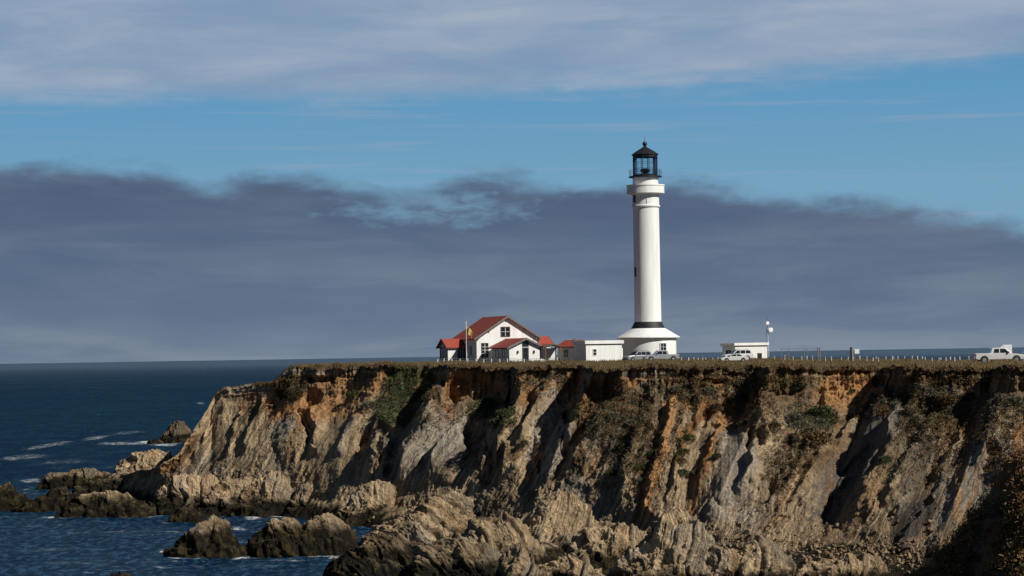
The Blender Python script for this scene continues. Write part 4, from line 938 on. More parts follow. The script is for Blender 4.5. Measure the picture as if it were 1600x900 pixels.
# ------------------------------------------------------------------ lighthouse
def lighthouse():
    D = 350.0; b0 = place(1013.5, D, 0.0); z0 = b0[2]
    zb = float(world(1013, 562, D)[2])
    t = thing('lighthouse', (b0[0], D, min(z0, zb)), 0, 'tall white cylindrical lighthouse with black lantern room on a round base building', 'lighthouse')
    ex = zb-min(z0, zb)
    z = lambda y: (562-y)/10.0+ex
    N = 64
    MB().lathe([(4.35, -0.4), (4.35, z(527.5))], N).build('base_wall', M['white'], t, smooth=40)
    r = MB().lathe([(4.75, z(528.6)), (4.95, z(528.0)), (4.95, z(527.0)), (2.62, z(513))], N).build('base_roof', M['white'], t, smooth=25)
    MB().lathe([(2.63, z(513.0)-.02), (2.63, z(512.4)), (2.12, z(503))], N).build('black_band', M['blackband'], t, smooth=40)
    MB().lathe([(2.10, z(503.4)), (2.10, z(500)), (2.06, z(440)), (2.03, z(324))], N).build('shaft', M['white'], t, smooth=40)
    MB().lathe([(2.04, z(324.2)), (2.22, z(323.5)), (2.25, z(321.5)), (2.12, z(320.6))], N, cap=True).build('collar', M['white'], t, smooth=40)
    MB().lathe([(2.08, z(320.8)), (2.08, z(305)), (2.3, z(303.5)), (2.55, z(302.4))], N).build('neck', M['white'], t, smooth=40)
    g_ = MB().lathe([(2.4, z(302.6)), (2.92, z(302.3)), (2.92, z(291.4)), (3.0, z(291.0)), (3.0, z(289.0)), (2.80, z(289.0)), (2.80, z(293)), (1.9, z(293))], N).build('gallery', M['white'], t, smooth=25)
    MB().lathe([(1.99, z(293)-.02), (1.99, z(277.2))], N).build('watch_room', M['white'], t, smooth=40)
    MB().lathe([(1.9, z(277.3)), (2.6, z(276.8)), (2.6, z(275.2)), (1.5, z(275.0))], 48).build('lantern_deck', M['black'], t, smooth=25)
    rl = MB()
    for i in range(20):
        a = 2*math.pi*i/20+.1; x, y = 2.52*math.cos(a), 2.52*math.sin(a); rl.tube((x, y, z(275.4)), (x, y, z(265.2)), .022, 6)
    for zz in (265.2, 268.6, 272):
        for i in range(40):
            a, b_ = 2*math.pi*i/40, 2*math.pi*(i+1)/40
            rl.tube((2.52*math.cos(a), 2.52*math.sin(a), z(zz)), (2.52*math.cos(b_), 2.52*math.sin(b_), z(zz)), .02, 5)
    rl.build('railing', M['black'], t)
    lf = MB(); n = 12; rr = 1.92
    lf.lathe([(rr, z(275.1)), (rr, z(272.6)), (rr-.1, z(272.6)), (rr-.1, z(275.1))], n, a0=math.pi/n, cap=False)
    for i in range(n):
        a = 2*math.pi*(i+.5)/n; lf.tube((rr*math.cos(a), rr*math.sin(a), z(274)), (rr*math.cos(a), rr*math.sin(a), z(243)), .052, 6)
    for zz in (253, 263):
        for i in range(n):
            a, b_ = 2*math.pi*(i+.5)/n, 2*math.pi*(i+1.5)/n
            lf.tube((rr*math.cos(a), rr*math.sin(a), z(zz)), (rr*math.cos(b_), rr*math.sin(b_), z(zz)), .022, 5)
    lf.lathe([(rr+.05, z(245.4)), (rr+.05, z(242.6)), (rr-.12, z(242.6)), (rr-.12, z(245.4))], n, a0=math.pi/n, cap=False)
    o = lf.build('lantern_frame', M['black'], t)
    MB().lathe([(rr-.06, z(272.7)), (rr-.06, z(245.2))], n, a0=math.pi/n, cap=False).build('lantern_glazing', M['lantern_glass'], t)
    ln = MB().lathe([(.25, z(275)), (.35, z(270)), (.6, z(268.5)), (.85, z(266)), (.6, z(264)), (.3, z(262.6))], 20).build('beacon_lamp', M['dark'], t, smooth=40)
    MB().lathe([(1.9, z(242.8)), (2.14, z(242.0)), (2.14, z(240.8)), (1.55, z(236.6)), (.95, z(233.0)), (.5, z(230.2)), (.22, z(228.4))], n, a0=math.pi/n).build('lantern_roof', M['black'], t)
    vb = [(.2*1, z(229.2))]
    for i in range(9):
        a = math.pi*i/8; vb.append((max(.03, .37*math.sin(a)) if i else .2, z(224.2)-.38*math.cos(a)))
    MB().lathe(vb, 20).build('vent_ball', M['black'], t, smooth=50)
    MB().tube((0, 0, z(221)), (0, 0, z(211.5)), .035, 6, .015).build('lightning_rod', M['black'], t)
    # openings: az measured from toward camera to the right
    def opening(name, az, r0, zc, w_, h_, mat=M['glass'], bars=True):
        a = R(az); nx_, ny_ = math.sin(a), -math.cos(a); rz = a
        def tr(o): o.location = (nx_*r0, ny_*r0, zc); o.rotation_euler = (0, 0, rz)
        f = MB()
        f.box(-w_/2-.09, -w_/2, -.06, .12, -h_/2-.09, h_/2+.09).box(w_/2, w_/2+.09, -.06, .12, -h_/2-.09, h_/2+.09)
        f.box(-w_/2, w_/2, -.06, .12, h_/2, h_/2+.09).box(-w_/2, w_/2, -.08, .12, -h_/2-.09, -h_/2)
        if bars: f.box(-.02, .02, -.03, .05, -h_/2, h_/2); [f.box(-w_/2, w_/2, -.028, .05, c_-.02, c_+.02) for c_ in (-h_/6, h_/6)]
        fo = f.build('window', M['white2'] if bars else M['grey'], t); tr(fo)
        g2 = MB().box(-w_/2, w_/2, -.01, .06, -h_/2, h_/2).build('pane', mat, fo)
        return fo
    opening('w', 28, 4.40, z(545.2), .95, 1.65); opening('w', -64, 2.07, z(425), .3, 1.3, bars=False); opening('w', -60, 2.12, z(311), .4, 1.0, bars=False)
    opening('w', -88, 4.40, z(545.2), .95, 1.65); opening('w', 150, 4.40, z(545), .9, 1.6)
    opening('w', 120, 2.04, z(470), .5, 1.2, bars=False); opening('w', -120, 2.09, z(490), .5, 1.2, bars=False)
    c = MB().box(-.03, .03, -2.13, -2.06, z(319), z(312)).build('downpipe', M['grey'], t)
lighthouse()

# ------------------------------------------------------------------ buildings
def window(par, x, y, zc, w_, h_, face='f', bars=(1, 2), frame=None, fw=.1, door=False):
    """face f: wall whose outside looks to -y; l: outside looks to -x; r: +x"""
    f = MB(); g_ = MB()
    def B(m_, a0, a1, d0, d1, c0, c1):
        if face == 'f': m_.box(x+a0, x+a1, y+d0, y+d1, zc+c0, zc+c1)
        elif face == 'l': m_.box(x+d0, x+d1, y+a0, y+a1, zc+c0, zc+c1)
        else: m_.box(x-d1, x-d0, y+a0, y+a1, zc+c0, zc+c1)
    B(f, -w_/2-fw, -w_/2, -.06, .05, -h_/2-fw, h_/2+fw); B(f, w_/2, w_/2+fw, -.06, .05, -h_/2-fw, h_/2+fw)
    B(f, -w_/2, w_/2, -.06, .05, h_/2, h_/2+fw)
    if not door: B(f, -w_/2, w_/2, -.1, .05, -h_/2-fw, -h_/2)
    mu = MB()
    for i in range(bars[0]):
        c_ = -w_/2+w_*(i+1)/(bars[0]+1); B(mu, c_-.03, c_+.03, -.035, -.005, -h_/2, h_/2)
    for i in range(bars[1]):
        c_ = -h_/2+h_*(i+1)/(bars[1]+1); B(mu, -w_/2, w_/2, -.03, -.008, c_-.025, c_+.025)
    if bars[0]+bars[1] > 1 and not bars[0]*bars[1]: B(mu, -w_/2, w_/2, -.02, -.007, h_/2-.05, h_/2); B(mu, -w_/2, -w_/2+.04, -.021, -.006, -h_/2, h_/2)
    fo = f.build('door' if door else 'window', frame or M['grey'], par)
    B(g_, -w_/2, w_/2, -.004, .03, -h_/2, h_/2); g_.build('pane', M['glass'], fo)
    if mu.v: mu.build('glazing_bars', M['white2'] if not door else M['dark'], fo)
    return fo
def gable_block(par, x0, x1, y0, y1, he, hr, axis, ov=.45, th=.16, wall='wall', trim=None):
    """walls + pitched roof. axis 'y': ridge along y (gable walls face -y/+y)"""
    m_ = MB()
    if axis == 'y':
        xm = (x0+x1)/2; m_.prism([(x0, -.5), (x1, -.5), (x1, he), (xm, hr), (x0, he)], y0, y1, 'y')
    else:
        ym = (y0+y1)/2; m_.prism([(y0, -.5), (y1, -.5), (y1, he), (ym, hr), (y0, he)], x0, x1, 'x')
    m_.build('wall', M['white2'], par)
    r_ = MB(); tr_ = MB()
    a0, a1 = (x0, x1) if axis == 'y' else (y0, y1); b0, b1 = (y0, y1) if axis == 'y' else (x0, x1)
    am = (a0+a1)/2; sl_ = (hr-he)/(am-a0)
    e0, e1 = a0-ov, a1+ov; ze = he-ov*sl_; g = .012
    r_.prism([(e0, ze+g), (am, hr+g), (e1, ze+g), (e1, ze+th), (am, hr+th+.02), (e0, ze+th)], b0-ov, b1+ov, axis)
    ro = r_.build('roof', M['roof'], par)
    # fascia boards on the gable ends
    for bb in (b0-ov-.06, b1+ov):
        MB().prism([(e0-.03, ze-.10), (am, hr-.12), (e1+.03, ze-.10), (e1+.03, ze+th+.03), (am, hr+th+.06), (e0-.03, ze+th+.03)], bb, bb+.06, axis).build('fascia', trim or M['grey'], ro)
    return ro
TH = R(20)
def keeper_house():
    p = world(745, 566, 345); z0 = min(ground_z(p[0], 345.), float(world(745, 564, 345)[2]))
    t = thing('signal_house', (float(p[0]), 345, z0), TH, 'largest white house with steep red roof and gable window, a flagpole at its left', 'house')
    e = float(world(745, 564, 345)[2])-z0
    gable_block(t, 0, 10.1, 0, 10.8, 3.55+e, 6.75+e, 'y', ov=.5)
    window(t, 4.75, 0, 4.45+e, 1.35, 1.35, bars=(1, 1), frame=M['brown']); window(t, 1.35, 0, 1.65+e, .95, 2.0, bars=(1, 3), frame=M['dark'])
    window(t, 0, 2.5, 1.6+e, .9, 1.4, 'l', frame=M['white2'])
    br = MB()
    for u, zz in ((.35, 3.75), (2.2, 4.95), (5.05, 6.65), (7.9, 4.95), (9.7, 3.75)):
        MB().box(u-.07, u+.07, -.44, 0, zz-.32+e, zz-.12+e).build('eave_bracket', M['brown'], t)
    # left wing
    t2 = thing('side_wing', (0, 0, 0)); 
    bpy.data.objects.remove(t2)
    gable_block(t, -3.0, -.01, 5.0, 9.1, 2.25+e, 3.35+e, 'x', ov=.4, trim=M['dark'])
    window(t, -.75, 5.0, 1.25+e, 1.2, 1.8, bars=(2, 0), frame=M['dark']); window(t, -3.0, 7.05, 1.25+e, 3.4, 1.8, 'l', bars=(4, 0), frame=M['dark'])
    # right wing
    gable_block(t, 10.11, 13.2, 2.6, 7.0, 2.5+e, 3.55+e, 'x', ov=.4)
    window(t, 12.0, 2.6, 1.2+e, .8, 1.8, bars=(1, 1), frame=M['brown'])
    MB().box(-.12, 0, -.12, 0, -.4, 3.3+e).build('corner_board', M['grey'], t); MB().box(10.1, 10.22, -.12, 0, -.4, 3.3+e).build('corner_board', M['grey'], t)
keeper_house()
def front_cottage():
    p = world(796, 566, 336.5); zz = float(world(796, 565, 336.5)[2]); z0 = min(ground_z(p[0], 336.5), zz); e = zz-z0
    t = thing('cottage', (float(p[0]), 336.5, z0), TH, 'small white cottage with low red gable roof in front of the big house', 'house')
    gable_block(t, 0, 5.2, 0, 8.0, 2.15+e, 3.35+e, 'y', ov=.42)
    d_ = window(t, 2.6, 0, 1.0+e, .85, 2.0, bars=(0, 2), frame=M['grey'], door=True)
    window(t, 2.6, 0, 2.72+e, .85, .75, bars=(0, 0), frame=M['dark'])
    MB().box(3.0-.08, 3.0-.02, -.1, -.06, 1.0+e, 1.2+e).build('handle', M['steel'], d_)
    for x in (1.35, 3.95):
        MB().box(x-.1, x+.1, -.16, 0, 1.45+e, 1.62+e).lathe([(.04, 0), (.11, .05), (.11, .28), (.02, .4)], 8, (x, -.16, 1.2+e)).build('wall_lantern', M['dark'], t)
    window(t, 0, 2.5, 1.3+e, .8, 1.2, 'l', bars=(1, 1), frame=M['grey']); window(t, 0, 5.5, 1.3+e, .8, 1.2, 'l', bars=(1, 1), frame=M['grey'])
front_cottage()
def shelter():
    p = world(852, 566, 332); zz = float(world(852, 565, 332)[2]); z0 = min(ground_z(p[0], 332.), zz); e = zz-z0
    t = thing('porch_shelter', (float(p[0]), 332, z0), TH, 'small open shelter with thin brown roof and posts between the cottage and the flat-roofed block', 'shelter')
    MB().prism([(-.2, 2.15+e), (1.2, 2.45+e), (2.7, 2.2+e), (2.7, 2.32+e), (1.2, 2.6+e), (-.2, 2.27+e)], -.2, 2.2, 'y').build('roof', M['brown'], t)
    for x in (0, 2.4):
        for y in (0, 2):
            MB().box(x-.08, x+.08, y-.08, y+.08, -.3, 2.2+e).build('post', M['brown'], t)
    MB().box(.1, 2.3, 1.95, 2.02, -.3, 2.0+e).build('back_panel', M['white2'], t)
shelter()
def flat_block(name, pxl, pxc, pxr, D, ybase, yroof, label, slab=.45, th=TH, win=(), seams=(), ov=.25):
    """pxl: left end of shaded side, pxc: near corner, pxr: right end of the lit front"""
    s = F/D
    p = world(pxc, ybase, D); zz = float(p[2]); z0 = min(ground_z(p[0], D), zz); e = zz-z0
    t = thing(name, (float(p[0]), D, z0), th, label, 'outbuilding')
    W_ = (pxr-pxc)/s/math.cos(th); L_ = (pxc-pxl)/s/math.sin(th); H_ = (ybase-yroof)/s+e-slab
    MB().box(0, W_, 0, L_, -.5, H_).build('wall', M['white2'], t)
    MB().box(-ov, W_+ov, -ov, L_+ov, H_+.002, H_+slab).build('roof', M['white'], t, bevel=.04)
    MB().box(-.02, W_+.02, -.03, 0, H_-.14, H_-.02).build('fascia', M['grey'], t)
    for (u, v, a, b_) in win: window(t, u*W_, 0, v*H_+e*(1-v), a, b_, bars=(0, 1), frame=M['white2'], fw=.07)
    for u in seams: MB().box(u*W_-.03, u*W_+.03, -.02, 0, -.3, H_-.15).build('wall_batten', M['white2'], t)
    return t, W_, L_, H_
t_, W_, L_, H_ = flat_block('fog_signal_building', 899, 916, 973, 330, 566, 532.5, 'white flat-roofed block with one small square window beside the lighthouse base', .5, win=[(.24, .55, .5, .85)], seams=(.42, .97))
MB().box(W_-.35, W_+.3, .4, 1.5, -.3, 2.0).build('side_porch', M['white2'], t_)
t_, W_, L_, H_ = flat_block('equipment_shed', 1133, 1149, 1201, 348, 562.5, 536, 'long low white flat-roofed shed with white cars parked at its left', .42, seams=(.33, .63, .93))
window(t_, 0, L_*.5, 1.0, 1.6, .9, 'l', bars=(1, 0), frame=M['dark'])
# small red-roofed shed in shade
def small_shed():
    p = world(898, 566, 338); zz = float(world(898, 565.5, 338)[2]); z0 = min(ground_z(p[0], 338.), zz); e = zz-z0
    t = thing('store_shed', (float(p[0]), 338, z0), R(38), 'little red-roofed shed with shaded blue-grey wall left of the flat-roofed block', 'outbuilding')
    gable_block(t, 0, 3.4, 0, 4.0, 2.3+e, 3.15+e, 'y', ov=.3)
    window(t, 0, 2.0, 1.3+e, .7, .9, 'l', bars=(1, 1), frame=M['grey'])
    MB().lathe([(.12, 0), (.12, .35), (.2, .36), (.2, .42)], 10, (1.7, 2, 3.15+e)).build('roof_vent', M['steel'], t)
small_shed()

# ------------------------------------------------------------------ flagpole, masts, signs, fences
p = place(729, 334); zt = float(world(728, 501, 334)[2])
t = thing('flagpole', p, 0, 'thin pale flagpole with a limp yellow flag left of the big house', 'flagpole')
MB().tube((0, 0, -.2), (0, 0, zt-p[2]), .07, 8, .04).build('pole', M['white2'], t)
MB().lathe([(.03, 0), (.1, .08), (.03, .18)], 10, (0, 0, zt-p[2])).build('finial', M['steel'], t)
hf = zt-p[2]
fl = bpy.data.meshes.new('flag'); n = 14; vs = []; fs = []
for i in range(n):
    for j in range(10):
        u, v = i/(n-1), j/9
        vs.append((.06+u*.85*(1-.15*v), .16*math.sin(u*9+v*2), hf-.9-v*1.15-u*u*.75))
for i in range(n-1):
    for j in range(9): fs.append((i*10+j, i*10+j+1, (i+1)*10+j+1, (i+1)*10+j))
fl.from_pydata(vs, [], fs); o = linkmesh('flag', fl, M['flagy'], t, True); so_ = o.modifiers.new('thick', 'SOLIDIFY'); so_.thickness = .015
MB().tube((-.02, -.05, hf-.2), (.08, -.05, .9), .012, 5).build('halyard', M['white2'], t)

p = place(1200, 352); zt = float(world(1199, 493, 352)[2]); H = zt-p[2]
t = thing('antenna_mast', p, R(20), 'slim lattice antenna mast with two round white dishes behind the long shed', 'antenna mast')
m_ = MB(); w0 = .28
for a in range(3):
    x, y = w0*math.cos(a*2.094), w0*math.sin(a*2.094); m_.tube((x, y, -.2), (x*.7, y*.7, H*.72), .028, 5)
nb = 12
for i in range(nb):
    for a in range(3):
        z0_, z1_ = H*.72*i/nb, H*.72*(i+1)/nb; f0 = 1-.3*i/nb; f1 = 1-.3*(i+1)/nb
        m_.tube((w0*f0*math.cos(a*2.094), w0*f0*math.sin(a*2.094), z0_), (w0*f1*math.cos((a+1)*2.094), w0*f1*math.sin((a+1)*2.094), z1_), .014, 4)
m_.build('lattice', M['steel'], t)
MB().tube((0, 0, H*.68), (0, 0, H), .03, 6, .015).build('whip_aerial', M['dark'], t)
for (yy, xo, rr) in ((505, -.2, .28), (515.5, .35, .37)):
    zc = float(world(1200, yy, 352)[2])-p[2]
    MB().lathe([(.02, .22), (rr*.6, .16), (rr*.95, .05), (rr, 0), (rr, -.18), (rr*.5, -.22), (.02, -.2)], 24, (xo, -.35, zc), 'y').build('dish', M['sign'], t, smooth=40)
    MB().tube((xo, -.3, zc), (0, .05, zc-.1), .04, 6).build('dish_arm', M['steel'], t)

# frames and enclosure
p = place(1222, 300); sc = 300/F
t = thing('enclosure_frame', p, 0, 'see-through wire enclosure with thin steel posts right of the long shed', 'enclosure')
H = float(world(1240, 544, 300)[2])-p[2]
for px in (1221, 1232.5, 1257, 1261, 1278, 1281):
    x = (px-1222)*sc; MB().tube((x, 0, -.3), (x, 0, H), .05 if px < 1275 else .09, 6).build('post', M['steel'], t)
r_ = MB(); r_.tube((-.1, 0, H-.05), (59*sc, 0, H-.05), .03, 6); r_.build('top_rail', M['steel'], t)
wm = MB()
for i in range(int(59*sc/.35)): wm.tube((i*.35, 0, 0), (i*.35+.0, 0, H-.06), .006, 3)
for i in range(7): wm.tube((0, 0, .25+i*.25), (59*sc, 0, .25+i*.25), .006, 3)
wm.build('wire_mesh', M['steel'], t)

p = place(1330, 285); sc = 285/F
t = thing('pillar', p, 0, 'dark square pillar standing among the white fence posts', 'post')
H = float(world(1330, 543, 285)[2])-p[2]
MB().box(-.13, .13, -.13, .13, -.3, H).build('shaft', M['dark'], t); MB().box(-.17, .17, -.17, .17, H, H+.06).build('cap', M['grey'], t)
p = place(1337, 284)
t = thing('notice_sign', p, 0, 'small square white notice board on a pale post beside the dark pillar', 'sign')
z0_, z1_ = float(world(1339, 552.5, 284)[2])-p[2], float(world(1339, 545.5, 284)[2])-p[2]
MB().box(-.42, -.28, .0, .12, -.3, z1_).build('post', M['concrete'], t); MB().box(-.12, .48, -.06, -.01, z0_, z1_).build('board', M['sign'], t); MB().box(-.3, .2, -.01, .03, z0_+.15, z0_+.22).build('bracket', M['steel'], t)
p = place(1574, 278)
t = thing('sign_board', p, 0, 'large plain white board on two legs behind the white pickup', 'sign')
z0_, z1_ = float(world(1574, 552, 278)[2])-p[2], float(world(1574, 538.5, 278)[2])-p[2]
MB().box(-.45, .6, -.05, .0, z0_, z1_).build('board', M['sign'], t)
MB().prism([(-.95, z1_-.35), (-.452, z1_-.02), (-.452, z0_), (-.95, z0_)], -.04, .0, 'y').build('side_board', M['sign'], t)
for x in (-.8, .45): MB().box(x-.05, x+.05, .0, .09, -.3, z1_-.1).build('leg', M['grey'], t)

def post_fence(name, pxs, Dfun, h, wdt, label, mat, rails=(), railmat=None, railr=.02, jit=.0):
    ps = [place(px, Dfun(px), 0) for px in pxs]
    t = thing(name, ps[0], 0, label, 'fence'); o0 = np.array(ps[0])
    loc = [np.array(q_)-o0 for q_ in ps]; rr = random.Random(5)
    for q_ in loc:
        hh = h*rr.uniform(.88, 1.08); lx = rr.uniform(-jit, jit)
        m_ = MB(); w2 = wdt/2
        m_.add([(q_[0]-w2, q_[1]-w2, q_[2]-.3), (q_[0]+w2, q_[1]-w2, q_[2]-.3), (q_[0]+w2, q_[1]+w2, q_[2]-.3), (q_[0]-w2, q_[1]+w2, q_[2]-.3),
                (q_[0]-w2+lx, q_[1]-w2, q_[2]+hh), (q_[0]+w2+lx, q_[1]-w2, q_[2]+hh), (q_[0]+w2+lx, q_[1]+w2, q_[2]+hh), (q_[0]-w2+lx, q_[1]+w2, q_[2]+hh)],
               [(0,3,2,1),(4,5,6,7),(0,1,5,4),(1,2,6,5),(2,3,7,6),(3,0,4,7)])
        m_.build('post', mat, t)
    for z_ in rails:
        m_ = MB()
        for a, b_ in zip(loc[:-1], loc[1:]): m_.tube(tuple(a+np.array([0, .0, z_*h])), tuple(b_+np.array([0, .0, z_*h])), railr, 5)
        m_.build('rail', railmat or mat, t)
Dp = lambda px: float(np.interp(px, [1060, 1240, 1340, 1450, 1620], [318, 300, 288, 276, 258]))
post_fence('post_fence', [1210,1226,1239,1253,1261,1270,1290,1299,1315,1325,1334,1344,1355,1364,1373,1384,1394,1403,1413,1425,1434,1446,1457,1467,1478,1492,1514,1535,1545,1560,1573,1587,1600,1612,1626,1640,1655], Dp, .64, .11,
           'long row of short white posts strung with wire across the right of the headland', M['postpaint'], (.55, .85), M['dark'], .012, .05)
post_fence('parking_fence', [1065,1076,1084,1091,1098,1103,1114,1122,1128], lambda px: 322., .45, .11, 'short run of low white posts between the lighthouse and the parked white cars', M['postpaint'], (.8,), M['dark'], .012, .03)
post_fence('rail_fence', [684,694,706,719,731,744,756,768,781,793,806,819,832,845,858,871], lambda px: 322., .62, .1, 'low rail fence with pale posts running in front of the red-roofed houses', M['white2'], (.9, .5), M['grey'], .035)
post_fence('stub_posts', [1369,1396,1441,1470,1485,1500], lambda px: Dp(px)+12, .45, .12, 'second row of shorter stubby white posts behind the long fence', M['postpaint'], (), None, .01, .03)

p = place(1187, 330)
t = thing('waste_bin', p, 0, 'dark bin standing in front of the long low shed', 'bin')
MB().box(-.32, .32, -.3, .3, 0, .85).build('body', M['dark'], t, bevel=.04); MB().box(-.35, .35, -.34, .34, .852, .95).build('lid', M['grey'], t, bevel=.03)

# ------------------------------------------------------------------ vehicles (front at +x)
def vehicle(kind, px, D, rz, paint, label, scale=1.0, yground=None, group='parked vehicles'):
    p = list(place(px, D, 0.0)); 
    if yground is not None: p[2] = float(world(px, yground, D)[2])
    t = thing({'pickup': 'parked_pickup', 'suv': 'parked_suv', 'sedan': 'parked_car'}[kind], p, rz, label, {'pickup': 'pickup truck', 'suv': 'car', 'sedan': 'car'}[kind], group)
    t.scale = (scale,)*3
    if kind == 'pickup':
        low = [(-2.65,.50),(-2.62,1.02),(-.75,1.03),(1.15,1.06),(2.35,.94),(2.62,.84),(2.66,.48),(2.4,.40),(-2.4,.42)]
        cab = [(-1.05,1.03),(-.85,1.62),(-.70,1.68),(.55,1.68),(1.25,1.06)]; W_, Wc = 1.80, 1.50; wx = (-1.72, 1.72); wr = .38
        sw = [[(-.72,1.12),(-.62,1.55),(-.12,1.55),(-.12,1.12)], [(-.02,1.12),(-.02,1.55),(.52,1.55),(.98,1.12)]]
    elif kind == 'suv':
        low = [(-2.25,.45),(-2.28,1.0),(1.0,1.06),(2.05,.95),(2.25,.80),(2.28,.45),(2.0,.36),(-2.0,.36)]
        cab = [(-2.22,1.0),(-2.0,1.60),(-1.8,1.70),(.25,1.70),(1.05,1.05)]; W_, Wc = 1.80, 1.50; wx = (-1.38, 1.38); wr = .35
        sw = [[(-1.95,1.10),(-1.82,1.56),(-1.15,1.58),(-1.15,1.10)], [(-1.05,1.10),(-1.05,1.58),(-.3,1.58),(-.3,1.10)], [(-.2,1.10),(-.2,1.58),(.24,1.56),(.78,1.10)]]
    else:
        low = [(-2.3,.42),(-2.3,.90),(-1.4,.96),(1.0,.93),(2.1,.78),(2.3,.62),(2.3,.38),(2.0,.30),(-2.0,.30)]
        cab = [(-1.65,.94),(-1.0,1.36),(-.7,1.42),(.2,1.42),(1.1,.92)]; W_, Wc = 1.76, 1.36; wx = (-1.38, 1.38); wr = .32
        sw = [[(-1.3,1.0),(-.85,1.30),(-.35,1.33),(-.35,1.0)], [(-.26,1.0),(-.26,1.33),(.22,1.31),(.78,1.0)]]
    b_ = MB(); b_.prism(low, -W_/2, W_/2, 'y')
    if kind == 'pickup':                                     # hollow look of the bed: raised side rails
        b_.box(-2.6, -1.06, -W_/2, -W_/2+.09, 1.0, 1.10).box(-2.6, -1.06, W_/2-.09, W_/2, 1.0, 1.10).box(-2.66, -2.58, -W_/2+.02, W_/2-.02, 1.0, 1.10)
    b_.build('body', paint, t, bevel=.06)
    n = len(cab); zb, ztp = cab[0][1], max(c_[1] for c_ in cab)
    wof = lambda z_: (W_-.08)/2+((Wc-W_+.08)/2)*max(0, (z_-zb)/(ztp-zb))
    c = MB(); c.add([(x, -wof(z_), z_) for x, z_ in cab]+[(x, wof(z_), z_) for x, z_ in cab], [tuple(range(n)), tuple(range(2*n-1, n-1, -1))]+[(i, n+i, n+(i+1) % n, (i+1) % n) for i in range(n)])
    cb = c.build('cabin', paint, t, bevel=.03)
    for s_ in (-1, 1):
        for pol in sw:
            w_ = MB(); w_.add([(x, s_*(wof(z_)+.006), z_) for x, z_ in pol]+[(x, s_*(wof(z_)-.03), z_) for x, z_ in pol], [(0, 1, 2, 3), (7, 6, 5, 4), (0, 4, 5, 1), (1, 5, 6, 2), (2, 6, 7, 3), (3, 7, 4, 0)])
            w_.build('side_window', M['glass'], cb)
    def screen(i, j, nm):
        (xa, za), (xb, zb_) = cab[i], cab[j]; dx_, dz_ = xb-xa, zb_-za; L = math.hypot(dx_, dz_); nx_, nz_ = (-dz_/L, dx_/L)
        if (nx_*(1 if xa+xb > -.4*0 else -1)) < 0: nx_, nz_ = -nx_, -nz_
        sg = 1 if xa > -.5 else -1
        nx_, nz_ = abs(dz_/L)*sg, abs(dx_/L)
        q0, q1 = (xa+dx_*.10, za+dz_*.10), (xa+dx_*.90, za+dz_*.90); g = .008
        pts_ = []
        for (x, z_) in (q0, q1):
            for y in (-wof(z_)+.08, wof(z_)-.08): pts_.append((x+nx_*g, y, z_+nz_*g))
        for (x, z_) in (q0, q1):
            for y in (-wof(z_)+.08, wof(z_)-.08): pts_.append((x-nx_*.02, y, z_-nz_*.02))
        MB().add(pts_, [(0,1,3,2),(4,6,7,5),(0,4,5,1),(2,3,7,6),(0,2,6,4),(1,5,7,3)]).build(nm, M['glass'], cb)
    screen(n-1, n-2, 'windscreen'); screen(0, 1, 'rear_window')
    for x in wx:
        for s_ in (-1, 1):
            MB().lathe([(wr+.07, -.02), (wr+.07, .0)], 24, (x, s_*(W_/2+.002), wr+.02), 'y').build('wheel_arch', M['dark'], t)
            wh = MB().lathe([(wr*.62, -.11), (wr-.03, -.11), (wr, -.07), (wr, .07), (wr-.03, .11), (wr*.62, .11)], 24, (x, s_*(W_/2-.06), wr), 'y').build('wheel', M['tyre'], t, smooth=40)
            MB().lathe([(.02, -.02), (wr*.3, -.0), (wr*.6, -.012), (wr*.62, 0.0), (wr*.62, .015)] if s_ < 0 else [(.02, .02), (wr*.3, .0), (wr*.6, .012), (wr*.62, 0), (wr*.62, -.015)], 20, (x, s_*(W_/2+.055), wr), 'y').build('rim', M['rim'], wh)
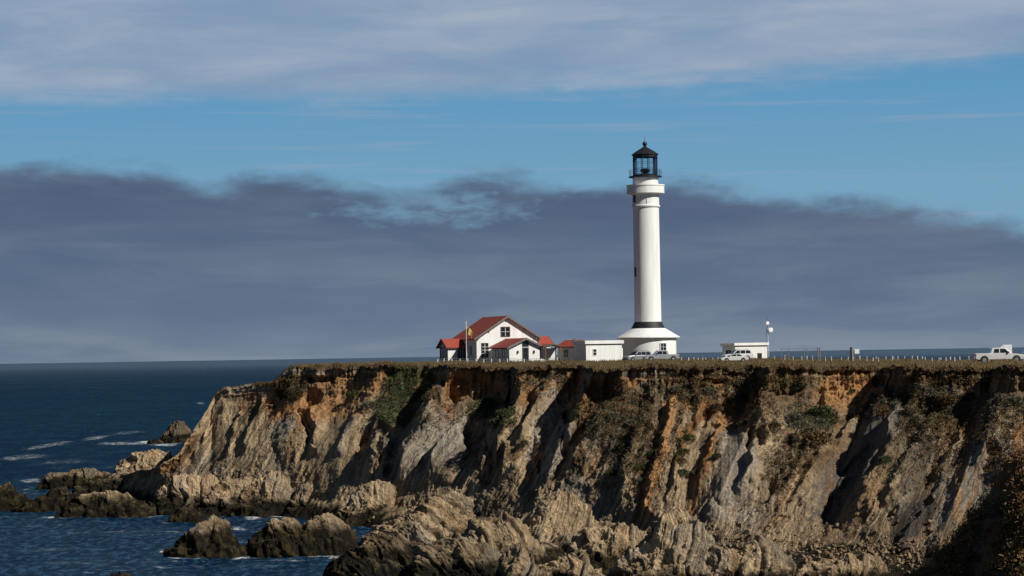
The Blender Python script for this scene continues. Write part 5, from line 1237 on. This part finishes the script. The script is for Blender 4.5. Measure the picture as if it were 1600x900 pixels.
    hx = low[-3][0]-.02 if False else max(c_[0] for c_ in low)
    lx = min(c_[0] for c_ in low); hz = .68 if kind != 'sedan' else .56
    for s_ in (-1, 1):
        MB().box(hx-.09, hx+.012, s_*.62-.18, s_*.62+.18, hz-.07, hz+.09).build('headlight', M['lamp'], t)
        MB().box(lx-.02, lx+.07, s_*(W_/2-.10)-.105, s_*(W_/2-.10)+.112, hz+.06, hz+.30).build('tail_light', M['redlamp'], t)
    MB().box(hx-.12, hx+.05, -W_/2+.06, W_/2-.06, .40, .54).box(lx-.06, lx+.1, -W_/2+.06, W_/2-.06, .42, .56).build('bumper', M['steel'] if kind == 'pickup' else M['dark'], t, bevel=.02)
    for s_ in (-1, 1):
        MB().box(.78, .92, s_*(W_/2+.08)-.09, s_*(W_/2+.08)+.09, zb+.06, zb+.22).build('mirror', M['dark'], t, bevel=.02)
    if kind == 'suv':
        m_ = MB()
        for s_ in (-1, 1): m_.tube((-1.6, s_*.6, ztp+.06), (.1, s_*.6, ztp+.06), .025, 6).box(-1.5, -1.44, s_*.6-.02, s_*.6+.02, ztp-.01, ztp+.06).box(-.02, .04, s_*.6-.02, s_*.6+.02, ztp-.01, ztp+.06)
        m_.build('roof_rails', M['dark'], t)
    return t
vehicle('pickup', 1561, 262, R(-2), M['carwhite'], 'white double cab pickup parked alone by the fence at the right edge', 1.08, yground=567.5)
vehicle('suv', 996, 327, R(180+28), M['carsilver'], 'silver car parked at the left in front of the lighthouse base', .92, yground=565.5)
vehicle('pickup', 1033, 322, R(180+8), M['cargrey'], 'pale grey pickup parked at the right in front of the lighthouse base', .95, yground=565)
vehicle('suv', 1152, 312, R(180+12), M['carwhite'], 'white car with dark roof rails parked behind the low white car', .90, yground=563.5)
vehicle('sedan', 1147, 303, R(180+4), M['carwhite'], 'low white car parked nearest in front of the long shed', .82, yground=566)
vehicle('sedan', 1608, 268, R(180), M['cargrey'], 'pale car half out of view beyond the white pickup nose', .9, yground=563.5)
print('objects', len(bpy.data.objects))
